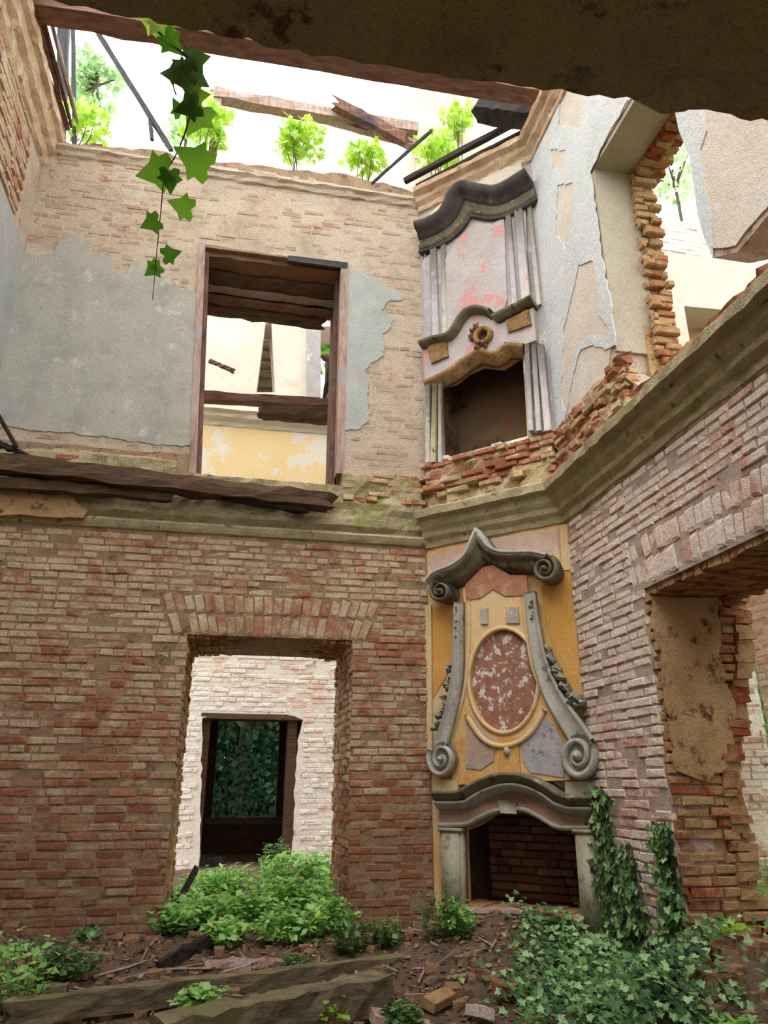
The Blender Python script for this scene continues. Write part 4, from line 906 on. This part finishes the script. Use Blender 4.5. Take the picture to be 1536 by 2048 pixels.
ustrip('edge_moulding', [(850, 500), (854, 690)], .03, .03, M['stucco_grey']); ustrip('edge_moulding', [(1058, 410), (1078, 610)], .05, .04, M['stucco_grey'])
# dark hood cornice
hp0 = [(838, 462), (862, 455), (888, 440), (902, 420), (912, 396), (930, 382), (960, 388), (995, 392), (1024, 380), (1046, 366), (1060, 358)]
hp = catmull([F(x, y, .15) for x, y in hp0], 4)
mb = MB(); sweep(mb, FIRE, hp, [(-.12, 0), (-.12, .10), (-.09, .16), (-.05, .18), (-.03, .26), (.02, .30), (.05, .30), (.06, .27), (.07, 0)]); mb.build('hood_cornice', M['stone_black'], up, True)
mb = MB(); sweep(mb, FIRE, [(p[0] + .01, p[1]) for p in hp], [(-.24, 0), (-.24, .08), (-.20, .12), (-.16, .09), (-.12, .12), (-.11, 0)]); mb.build('hood_moulding', M['stone_dark'], up, True)
mb = MB(); sweep(mb, FIRE, [(p[0] + .01, p[1]) for p in hp], [(-.285, 0), (-.285, .09), (-.25, .1), (-.24, 0)]); mb.build('hood_moulding', M['stone_black'], up, True)
UPL('plaster_lump', [(850, 440), (868, 420), (884, 405), (898, 398), (892, 425), (878, 440), (855, 450)], .16, M['plaster_yellow'], 0, .01)
UPL('plaster_lump', [(945, 372), (975, 352), (1010, 335), (1042, 325), (1044, 350), (1010, 372), (970, 380)], .06, M['plaster_peach'], 0, .01)
# mantel
mu = [(842, 692), (872, 682), (898, 676), (912, 662), (925, 640), (942, 624), (962, 622), (980, 628)]
mu2 = [(990, 640), (1010, 630), (1036, 618), (1066, 602)]
UPL('mantel_face', [(846, 700), (898, 680), (914, 662), (928, 640), (946, 627), (968, 628), (982, 640), (1000, 648), (1066, 615), (1072, 680), (1046, 690), (1010, 684), (990, 702), (960, 700), (925, 720), (905, 738), (878, 748), (850, 765)], .12, M['lilac_panel'])
mb = MB(); sweep(mb, FIRE, catmull([F(x, y, .15) for x, y in mu], 4), [(-.03, 0), (-.03, .15), (0, .22), (.03, .24), (.045, .2), (.05, 0)]); mb.build('mantel_cornice', M['stone_dark'], up, True)
mb = MB(); sweep(mb, FIRE, [F(x, y, .15) for x, y in mu2], [(-.03, 0), (-.03, .15), (0, .22), (.03, .24), (.045, .2), (.05, 0)]); mb.build('mantel_cornice', M['stone_dark'], up, True)
lip0 = [(848, 764), (876, 752), (905, 736), (928, 718), (960, 700), (990, 706), (1012, 690), (1048, 690)]
mb = MB(); sweep(mb, FIRE, catmull([F(x, y, .12) for x, y in lip0], 4), [(-.13, .0), (-.12, .05), (-.07, .08), (-.03, .14), (.01, .15), (.02, .0)]); mb.build('opening_lip', M['capital'], up, True)
for pts in ([(855, 690), (892, 678), (896, 712), (862, 726)], [(1012, 640), (1056, 618), (1062, 648), (1016, 664)]): UPL('capital_panel', pts, .15, M['capital'], .1, .006)
mb = MB(); cu, cz = F(966, 672, .14)
sweep(mb, FIRE, [(cu + .09 * math.cos(a * math.pi / 8), cz + .09 * math.sin(a * math.pi / 8)) for a in range(17)], [(-.04, .1), (-.02, .18), (.02, .17), (.035, .1)], caps=False)
mb.build('cartouche_ring', M['capital'], up, True)
mb = MB(); slab_mb(mb, FIRE, [(cu + .065 * math.cos(a * math.pi / 6), cz + .065 * math.sin(a * math.pi / 6)) for a in range(12)], [], .125, .1, False); mb.build('cartouche_dark_disc', M['wood_black'], up, True)  # dark disc on the face imitates the shaded depth of a hole
garland([(955, 655), (948, 675), (958, 695), (982, 690)], 10, M['capital'], 'rosette', 11, up, size=.045)
for (xa, xb, w, mt_) in ((856, 856, .05, 'stucco_grey'), (870, 866, .06, 'cornice'), (880, 880, .035, 'stucco_grey')): ustrip('jamb', [(xa, 768), (xb, 925)], w, .10, M[mt_], .04)
for (xa, xb, w, mt_) in ((1054, 1062, .05, 'lilac'), (1068, 1078, .05, 'stucco_grey'), (1080, 1096, .07, 'capital' if False else 'lilac_panel')): ustrip('jamb', [(xa, 690), (xb, 862)], w, .10, M[mt_], .04)

# ------------------------------------------------------------------ fallen timber on the floor
def gon(x, y, up=0):
    z = .25
    for _ in range(6):
        p = onz(x, y, z); z = gz(p.x, p.y) + up
    return onz(x, y, z)
timber('fallen_beam', gon(30, 2024, .1), gon(968, 1908, .05), .13, .13, M['wood_grey'], 'long thin weathered beam lying across the whole floor', 'beam', seed=81, seg=20, jag=.1, tw=.01)
timber('fallen_beam', gon(330, 2085, .14), gon(752, 1985, .12), .2, .22, M['wood_grey'], 'thick greenish weathered beam in front of the long thin one', 'beam', seed=82, seg=14, jag=.06, tw=.015)
pz = gon(110, 2050)
timber('short_post', (pz.x, pz.y, pz.z - .1), (pz.x, pz.y, onz(110, 1998, .2).z + .22), .10, .09, M['wood_grey'], 'short pale upright post at the near end of the long thin beam', 'post', seed=83, seg=4, jag=.01)
timber('fallen_plank', gon(330, 1928, .05), gon(400, 1888, .16), .12, .08, M['wood_black'], 'dark broken plank propped at the left foot of the lower doorway', 'plank', seed=84, jag=.08)
timber('fallen_plank', gon(420, 1930, .03), gon(590, 1926, .03), .14, .05, M['wood_pale'], 'pale flat plank lying before the lower doorway', 'plank', seed=85, jag=.06)
timber('fallen_plank', gon(860, 1966, .02), gon(925, 1958, .02), .1, .05, M['wood_grey'], 'small grey plank end right of the thick beam', 'plank', seed=86, jag=.06)
p0 = gon(352, 1815, .1)
timber('leaning_stick', p0, ony(392, 1738, p0.y + .25), .045, .05, M['wood_black'], 'dark stick leaning on the left side of the lower doorway', 'stick', seed=87, jag=.03, tw=.004)
r = random.Random(91)
V = []
for k in range(8):
    q = lambda a: r.uniform(-a, a); bm = bmesh.new(); bmesh.ops.create_cube(bm, size=1)
    bmesh.ops.bevel(bm, geom=bm.edges[:], offset=.07, segments=1, affect='EDGES')
    for v in bm.verts: v.co += Vector((q(.04), q(.05), q(.08)))
    me = bpy.data.meshes.new('loose_brick'); bm.to_mesh(me); bm.free(); me.materials.append(M['brick_right'] if k % 2 else M['brick_reveal']); V.append(me)
spots = [(1250, 1850), (1392, 1862), (1440, 1882), (1500, 1800), (1470, 1925), (1405, 1945), (1520, 1890), (1500, 1975), (985, 1842), (1080, 1850), (640, 1945), (470, 1955), (880, 2010), (960, 2035), (1020, 1990), (750, 2035), (1450, 2000)]
names = ['below the hearth', 'beside the right doorway jamb', 'in the rubble heap at the right']
for i, (x, y) in enumerate(spots):
    p = gon(x, y, .02); o = bpy.data.objects.new('loose_brick', V[i % 8]); COL.objects.link(o); o.location = p + Vector((0, 0, .03))
    o.rotation_euler = (math.pi / 2 * 0 + r.uniform(-.3, .3), r.uniform(-.3, .3), r.uniform(0, 3)); o.scale = (.24, .11, .065)
    o.rotation_euler.x += math.pi / 2 * 0
    tag(o, 'loose fallen brick lying on the earth floor', 'brick', 'fallen bricks on the floor')
rb = MB(); r = random.Random(17)
for i in range(420):
    a = r.uniform(0, 6.28); q = abs(r.gauss(0, .55)); x = 3.25 + q * math.cos(a); y = 4.75 + q * 1.5 * math.sin(a)
    if y > 5.2 and x > 3.15 or x < 2.6: continue
    s = r.uniform(.02, .09); z = gz(x, y); rb.box((x - s, y - s * .7, z - .05), (x + s, y + s * .7, z + s * .8), s * .35)
tag(rb.build('rubble', M['rubble']), 'heap of broken mortar and brick rubble by the right doorway', 'rubble', kind='stuff')

# ------------------------------------------------------------------ plants
def leaf_at(mb, c, n, u, s, kind='d'):
    """a leaf blade at c along u, normal n, length s"""
    w = n.cross(u).normalized()
    if kind == 'd': mb.add([c, c + u * s * .45 + w * s * .4 + n * s * .08, c + u * s, c + u * s * .45 - w * s * .4 + n * s * .08], [(0, 1, 2), (0, 2, 3)])
    else:
        pts = [(0, 0), (-.12, .28), (-.05, .52), (.3, .36), (.42, .62), (.55, .3), (1.0, 0), (.55, -.3), (.42, -.62), (.3, -.36), (-.05, -.52), (-.12, -.28)]
        m = c + u * s * .35 - n * s * .06
        mb.add([m] + [c + u * s * a + w * s * b + n * s * .03 * (i % 2) for i, (a, b) in enumerate(pts)], [(0, 1 + i, 1 + (i + 1) % 12) for i in range(12)])
def rv(r):
    while True:
        v = Vector((r.uniform(-1, 1), r.uniform(-1, 1), r.uniform(-1, 1)))
        if .05 < v.length < 1: return v
def cloud(mb, c, rad, n, s, r, kind='d', shell=.0, up=.4):
    for _ in range(n):
        v = rv(r)
        if shell: v = v.normalized() * r.uniform(shell, 1)
        p = Vector(c) + Vector((v.x * rad[0], v.y * rad[1], v.z * rad[2]))
        nn = (rv(r) + Vector((0, 0, up))).normalized(); u = nn.cross(rv(r)).normalized()
        leaf_at(mb, p, nn, u, s * r.uniform(.6, 1.3), kind)
def herb(x, y, h, rad, mat, label, cat='weed', group=None, seed=0, s=.07, n=5, name='weed', z=None, dens=9):
    r = random.Random(seed); z = gz(x, y) if z is None else z
    e = empty(name, (x, y, z), label, cat, group); st = MB(); lf = MB()
    for i in range(n):
        a = r.uniform(0, 6.28); q = rad * math.sqrt(r.random()); b = Vector((x + q * .5 * math.cos(a), y + q * .5 * math.sin(a), z - .02)); t = Vector((x + q * math.cos(a), y + q * math.sin(a), z + h * r.uniform(.6, 1)))
        tube(st, [b, b.lerp(t, .5) + Vector((0, 0, .02)), t], .0028, 4)
        for k in range(dens):
            f = (k + 1) / dens; p = b.lerp(t, f); an = k * 2.4 + a
            for sg in (0, math.pi):
                u = Vector((math.cos(an + sg), math.sin(an + sg), r.uniform(-.3, .25))).normalized(); nn = (Vector((0, 0, 1)) - u * u.z).normalized()
                leaf_at(lf, p, nn, u, s * r.uniform(.7, 1.2) * (1.1 - .4 * f))
    cloud(lf, (x, y, z + h * .5), (rad * 1.1, rad * 1.1, h * .45), int(n * 12), s * 1.0, r, up=1.2)
    st.build('stem', M['leaf_mid'], e); lf.build('foliage', mat, e); return e
r = random.Random(5)
k = 0
NET = []
for (x, y, h) in [(360, 1815, .35), (395, 1800, .45), (430, 1805, .5), (470, 1800, .5), (380, 1850, .4), (430, 1855, .4), (480, 1850, .4), (520, 1850, .35), (555, 1790, .62), (595, 1785, .65), (640, 1790, .62), (665, 1800, .5), (545, 1835, .55), (590, 1835, .5), (635, 1835, .5), (660, 1860, .4), (345, 1868, .3), (610, 1875, .35), (560, 1880, .3), (450, 1885, .25)]:
    p = gon(x, y + 8)
    herb(p.x, p.y, h * .78, .2, M['leaf_nettle'], 'bright green leafy nettle in the lower doorway', 'weed', 'nettles filling the lower doorway', k, .085, 14, 'nettle', dens=6); k += 1
for x, y, h, rad, m, lab in [(880, 1880, .38, .22, 'leaf_mid', 'bushy green weed at the left foot of the lower fireplace'), (915, 1875, .28, .16, 'leaf_nettle', 'small pale green weed touching the left fireplace jamb'), (1195, 1865, .3, .2, 'leaf_nettle', 'low green weed at the right foot of the lower fireplace'),
                             (700, 1915, .3, .16, 'leaf_mid', 'dark green weed at the right foot of the lower doorway'), (770, 1905, .2, .16, 'leaf_mid', 'low weed on the floor between doorway and fireplace'), (20, 2030, .45, .25, 'leaf_nettle', 'large pale green weed at the lower left corner'), (75, 1975, .3, .2, 'leaf_mid', 'broad-leaved weed behind the short post'),
                             (140, 1960, .22, .2, 'leaf_mid', 'low leafy weed against the wall left of the doorway'), (400, 2015, .16, .16, 'leaf_nettle', 'small weed growing over the long thin beam'), (645, 2065, .2, .12, 'leaf_lime', 'bright green sprout before the thick beam'), (800, 2050, .12, .14, 'leaf_mid', 'low green sprout right of the thick beam'), (1500, 2040, .22, .16, 'leaf_lime', 'bright green weed in the lower right corner'),
                             (590, 1960, .14, .08, 'leaf_mid', 'tiny green seedling behind the long thin beam'), (1120, 1900, .14, .2, 'leaf_mid', 'low green growth below the hearth'), (1462, 2010, .14, .14, 'leaf_nettle', 'small sprout on the rubble heap')]:
    p = gon(x, y); herb(p.x, p.y, h, rad, M[m], lab, 'weed', None, k, .07 if m != 'leaf_mid' else .055, 12, dens=6); k += 1
p = ony(550, 1745, 10.2); herb(p.x, 10.2, .55, .2, M['leaf_mid'], 'grey-green bush before the far doorway sill', 'weed', None, 77, .08, 12)
# ivy on the ground and climbing
iv = MB(); r = random.Random(12)
for _ in range(7000):
    x = r.gauss(1270, 110); y = r.gauss(1975, 58)
    if y < 1850 or x < 1010: continue
    p = gon(x, min(y, 2100)) if _ % 8 == 0 else p + Vector((r.gauss(0, .07), r.gauss(0, .09), 0)); 
    if p.x > 3.0 and p.y > 5.3: continue
    q = Vector((p.x, p.y, gz(p.x, p.y) + r.uniform(.01, .16) * (1.2 if x > 1200 else .6)))
    nn = (Vector((0, -.5, 1)) + rv(r) * .7).normalized(); leaf_at(iv, q, nn, nn.cross(rv(r)).normalized(), r.uniform(.028, .06), 'i')
tag(iv.build('ivy_carpet', M['leaf_ivy']), 'dark glossy ivy carpet on the floor by the fireplace', 'ivy', kind='stuff')
def climb(fr, path, w, n, name, label, seed, d=.05, s=.055):
    r = random.Random(seed); e = empty(name, fr.p(path[0][0], path[0][1]), label, 'ivy'); lf = MB(); st = MB(); L = len(path) - 1
    for q in range(5):
        off = r.uniform(-w, w) * .6
        tube(st, [fr.p(u + off * (1 - i / L * .8) + r.uniform(-.02, .02), z, .02) for i, (u, z) in enumerate(path)], .007, 5)
    for _ in range(n):
        t = (r.random() ** 1.25) * L; i = min(int(t), L - 1); f = t - i; u = path[i][0] + (path[i + 1][0] - path[i][0]) * f; z = path[i][1] + (path[i + 1][1] - path[i][1]) * f
        ww = w * (1.15 - t / L * .75); p = fr.p(u + r.gauss(0, ww * .5), z + r.uniform(-.03, .03), d * r.uniform(.3, 2.2))
        nn = (fr.n + rv(r) * .6 + Vector((0, 0, .2))).normalized(); u_ = nn.cross(rv(r)).normalized(); leaf_at(lf, p, nn, u_, s * r.uniform(.6, 1.25), 'i')
    st.build('stem', M['bark'], e); lf.build('foliage', M['leaf_ivy'], e)
RP = lambda x, y: RIGHT.px(x, y)
climb(RIGHT, [RP(1262, 1880), RP(1235, 1800), RP(1222, 1720), RP(1215, 1640), RP(1208, 1580)], .30, 620, 'climbing_ivy', 'dark ivy climbing the brick wall beside the fireplace jamb', 1)
climb(RIGHT, [RP(1300, 1930), RP(1290, 1850), RP(1270, 1760), RP(1262, 1690)], .24, 300, 'climbing_ivy', 'sparser ivy strand between the two denser ivy columns', 2, s=.05)
climb(RIGHT, [RP(1375, 1985), RP(1362, 1880), RP(1352, 1780), RP(1342, 1700), RP(1336, 1655)], .20, 620, 'climbing_ivy', 'narrow pointed column of ivy beside the right doorway', 3)
climb(FIRE, [(1.55, .4), (1.6, .9), (1.6, 1.4)], .06, 160, 'climbing_ivy', 'thin ivy strand on the right jamb of the lower fireplace', 4, s=.045)
climb(BACK, [BACK.px(190, 1960), BACK.px(185, 1900), BACK.px(175, 1860)], .22, 260, 'climbing_ivy', 'dark ivy tuft at the base of the wall left of the doorway', 5, s=.06)
climb(BACK, [BACK.px(750, 1930), BACK.px(770, 1880)], .3, 200, 'climbing_ivy', 'low ivy at the wall foot between doorway and fireplace', 6, s=.05)
# litter
lt = MB(); r = random.Random(33)
for _ in range(5200):
    x = r.uniform(-2.6, 3.1); y = r.uniform(4.6, 9.5)
    if y > YB and not (-.4 < x < 1.15): continue
    nn = (Vector((0, 0, 1)) + rv(r) * .7).normalized(); leaf_at(lt, Vector((x, y, gz(x, y) + .012)), nn, nn.cross(rv(r)).normalized(), r.uniform(.02, .065))
tag(lt.build('leaf_litter', M['leaf_dead']), 'brown dead leaves and twigs scattered on the earth floor', 'leaves', kind='stuff')
tw = MB()
for _ in range(140):
    x = r.uniform(-2.5, 3.0); y = r.uniform(4.8, 7.4); a = r.uniform(0, 3.14); L = r.uniform(.08, .4)
    b = Vector((x + L * math.cos(a), y + L * math.sin(a), 0)); 
    tube(tw, [(x, y, gz(x, y) + .02), (b.x, b.y, gz(b.x, b.y) + .03)], r.uniform(.004, .011), 4)
tag(tw.build('twigs', M['wood_pale']), 'thin broken twigs strewn over the floor', 'twigs', kind='stuff')
# clumps of small stones in the soil
sm = MB()
for _ in range(900):
    x = r.uniform(-2.6, 3.1); y = r.uniform(4.8, 7.6); s = abs(r.gauss(0, .02)) + .008; z = gz(x, y); sm.box((x - s, y - s, z - .01), (x + s, y + s * .8, z + s), s * .4)
tag(sm.build('stone_chips', M['rubble']), 'small chips of brick and mortar scattered on the soil', 'stones', kind='stuff')

# bright saplings on the wall top
def sapling(x, y, Y, w, h, n, label, seed, mat='leaf_lime', s=.10, base=9.05):
    r = random.Random(seed); c = ony(x, y, Y); e = empty('sapling', (c.x, Y, base), label, 'sapling'); st = MB(); lf = MB()
    for k in range(5):
        t = c + Vector((r.uniform(-w, w) * .7, r.uniform(-.2, .2), r.uniform(-h, h) * .6)); b = Vector((c.x + r.uniform(-.05, .05), Y, base - .03))
        tube(st, [b, b.lerp(t, .5) + Vector((r.uniform(-.06, .06), 0, 0)), t], [.012, .008, .004], 5)
        cloud(lf, t, (w * .45, .2, h * .5), n // 10, s, r, 'i', up=.2)
    cloud(lf, c, (w * 1.25, .3, h * 1.15), n, s, r, 'i', up=.2)
    st.build('stem', M['bark'], e); lf.build('foliage', M[mat], e)
sapling(165, 240, 7.85, .28, .28, 110, 'lime green sapling on the wall top among the dark poles', 1)
sapling(410, 240, 7.95, .30, .30, 150, 'lime green sapling on the wall top behind the hanging vine', 2)
sapling(602, 278, 7.95, .30, .30, 200, 'round lime green sapling on the middle of the wall top', 3)
sapling(730, 318, 7.9, .28, .16, 110, 'low spreading lime sapling near the right end of the wall top', 4)
sapling(870, 300, 7.75, .26, .22, 110, 'lime sapling growing above the corner before the chimney stack', 5)
sapling(915, 235, 7.85, .20, .16, 70, 'topmost yellow-green sprig before the chimney stack', 6)
def tree(x, y, Y, rad, n, label, seed, mat='leaf_tree', s=.3, sq=1.2):
    r = random.Random(seed); c = ony(x, y, Y); e = empty('tree', (c.x, Y, .1), label, 'tree'); st = MB(); lf = MB()
    tube(st, [(c.x, Y, 0), (c.x + .1, Y, c.z * .5), (c.x, Y, c.z)], [.18, .12, .05], 7)
    for k in range(7):
        v = rv(r); q = c + Vector((v.x * rad * .7, v.y * rad * .6, v.z * rad * sq * .8)); tube(st, [(c.x, Y, c.z - rad * .5), q], [.05, .02], 5)
        cloud(lf, q, (rad * .42, rad * .42, rad * .42), n // 7, s, r)
    st.build('trunk', M['bark'], e); lf.build('crown', M[mat], e)
tree(195, 150, 19, 1.0, 420, 'slender pale tree beyond the wall seen between the dark poles', 1, s=.28, sq=1.9)
tree(375, 250, 22, 1.2, 260, 'pale distant tree behind the hanging vine', 2, s=.3)
tree(1345, 340, 20, 1.8, 260, 'pale distant tree seen through the upper right opening', 3, s=.3)
tree(655, 680, 17, 1.1, 500, 'green tree glimpsed through the small gap behind the upper doorway', 4, 'leaf_vine', .25)
# wood outside the far window
for i, (x, Y) in enumerate(((-.9, 17.5), (.2, 18.6), (1.3, 17.2), (2.2, 19.5), (-2.0, 20))):
    r = random.Random(i + 60); e = empty('tree', (x, Y, .1), 'dark leafy woodland tree outside the far window', 'tree', 'woodland trees outside the far window'); st = MB(); lf = MB()
    tube(st, [(x, Y, 0), (x + .2, Y, 3), (x - .1, Y, 8)], [.16, .12, .06], 7)
    for zz in (.8, 2.0, 3.2, 4.6, 6.2, 7.8): cloud(lf, (x, Y, zz), (1.3, 1.0, 1.0), 420, .16, r)
    st.build('trunk', M['bark'], e); lf.build('crown', M['leaf_forest'], e)
hd = MB(); r = random.Random(6)
for xx in range(-10, 14): cloud(hd, (xx * .9, 20.8, .8), (1.2, .6, 1.4), 260, .35, r)
for xx in range(-10, 14): cloud(hd, (xx * .9, 22 + (xx % 3), 3.2), (1.3, 1.2, 3.8), 700, .42, r)
tag(hd.build('hedge', M['leaf_forest']), 'dense dark green hedge closing the woodland behind the trees', 'hedge', kind='stuff')
# greenery beyond the side room
for i, (x, y, z, rad, n) in enumerate(((6.6, 7.6, 2.2, 1.0, 900), (6.9, 6.4, 1.0, 1.0, 900))):
    e = empty('ivy_bush', (x, y, .1), ['tall dark ivy seen through the side room window', 'low green bush seen through the right doorway'][i], 'ivy'); lf = MB(); r = random.Random(i + 5); cloud(lf, (x, y, z), (rad, rad, rad * 1.2), n, .11, r, 'i'); st = MB(); tube(st, [(x, y, 0), (x, y, z)], .05, 6)
    st.build('stem', M['bark'], e); lf.build('foliage', M['leaf_mid' if i == 0 else 'leaf_nettle'], e)
p = onx(1520, 1660, 4.4); herb(4.35, p.y, .9, .3, M['leaf_nettle'], 'tall pale green weed behind the right doorway jamb', 'weed', None, 88, .09, 22, z=.3)

# ------------------------------------------------------------------ hanging vine
vy = 2.34
vp = [ony(*q, vy) for q in ((290, 34), (325, 72), (358, 100), (392, 135), (385, 200), (372, 260), (352, 310), (330, 350), (322, 420), (314, 500), (305, 600))]
vn = empty('hanging_vine', vp[0], 'leafy creeper hanging down from the broken ceiling edge', 'vine')
mb = MB(); tube(mb, catmull(vp, 4), lerpw([.005, .0045, .0035, .0022, .0012], 41), 5); mb.build('stem', M['bark'], vn)
mb = MB(); tube(mb, catmull([ony(*q, vy + .05) for q in ((352, 60), (375, 110), (345, 150), (352, 190))], 4), .003, 5); mb.build('stem', M['bark'], vn)
VL = [(386, 318, 32, 'leaf_vine', 2.5), (310, 345, 30, 'leaf_vine', 3.6), (340, 362, 20, 'leaf_vine', 5), (362, 412, 22, 'leaf_vine', 2.8), (301, 447, 18, 'leaf_vine', 3.8), (343, 508, 17, 'leaf_vine', .4), (305, 540, 16, 'leaf_vine', 4), (314, 530, 10, 'leaf_vine', 1.5),
      (392, 238, 28, 'leaf_vine', 4.6), (375, 215, 22, 'leaf_mid', 3.6), (400, 190, 16, 'leaf_vine', .3), (385, 140, 30, 'leaf_mid', 1.2), (362, 150, 24, 'leaf_mid', 3.4), (395, 118, 20, 'leaf_mid', .5), (378, 172, 20, 'leaf_mid', 4.8), (345, 88, 20, 'leaf_vine', 5.4), (328, 64, 18, 'leaf_vine', 2.4), (300, 46, 16, 'leaf_lime', 2.6), (342, 148, 16, 'leaf_mid', 3.2), (310, 52, 14, 'leaf_lime', 4.5), (355, 215, 14, 'leaf_vine', 2.2)]
r = random.Random(10)
for x, y, s, m, a in VL:
    c = ony(x, y, vy + r.uniform(-.04, .04)); n_ = (EYE - c).normalized() + rv(r) * .35; n_.normalize()
    u = Vector((math.cos(a), 0, math.sin(a))); u = (u - n_ * u.dot(n_)).normalized(); L = s * 2.0 / FPX * (c - EYE).length
    w = n_.cross(u); pts = [(0, 0), (-.16, .22), (-.10, .46), (.18, .40), (.30, .60), (.48, .30), (1.0, 0), (.48, -.30), (.30, -.60), (.18, -.40), (-.10, -.46), (-.16, -.22)]
    c0 = c - u * L * .4; mb = MB(); mb.add([c0 + u * L * .35 - n_ * L * .05] + [c0 + u * L * p + w * L * q + n_ * L * r.uniform(-.03, .03) for p, q in pts], [(0, 1 + i, 1 + (i + 1) % 12) for i in range(12)])
    mb.build('leaf', M[m], vn)
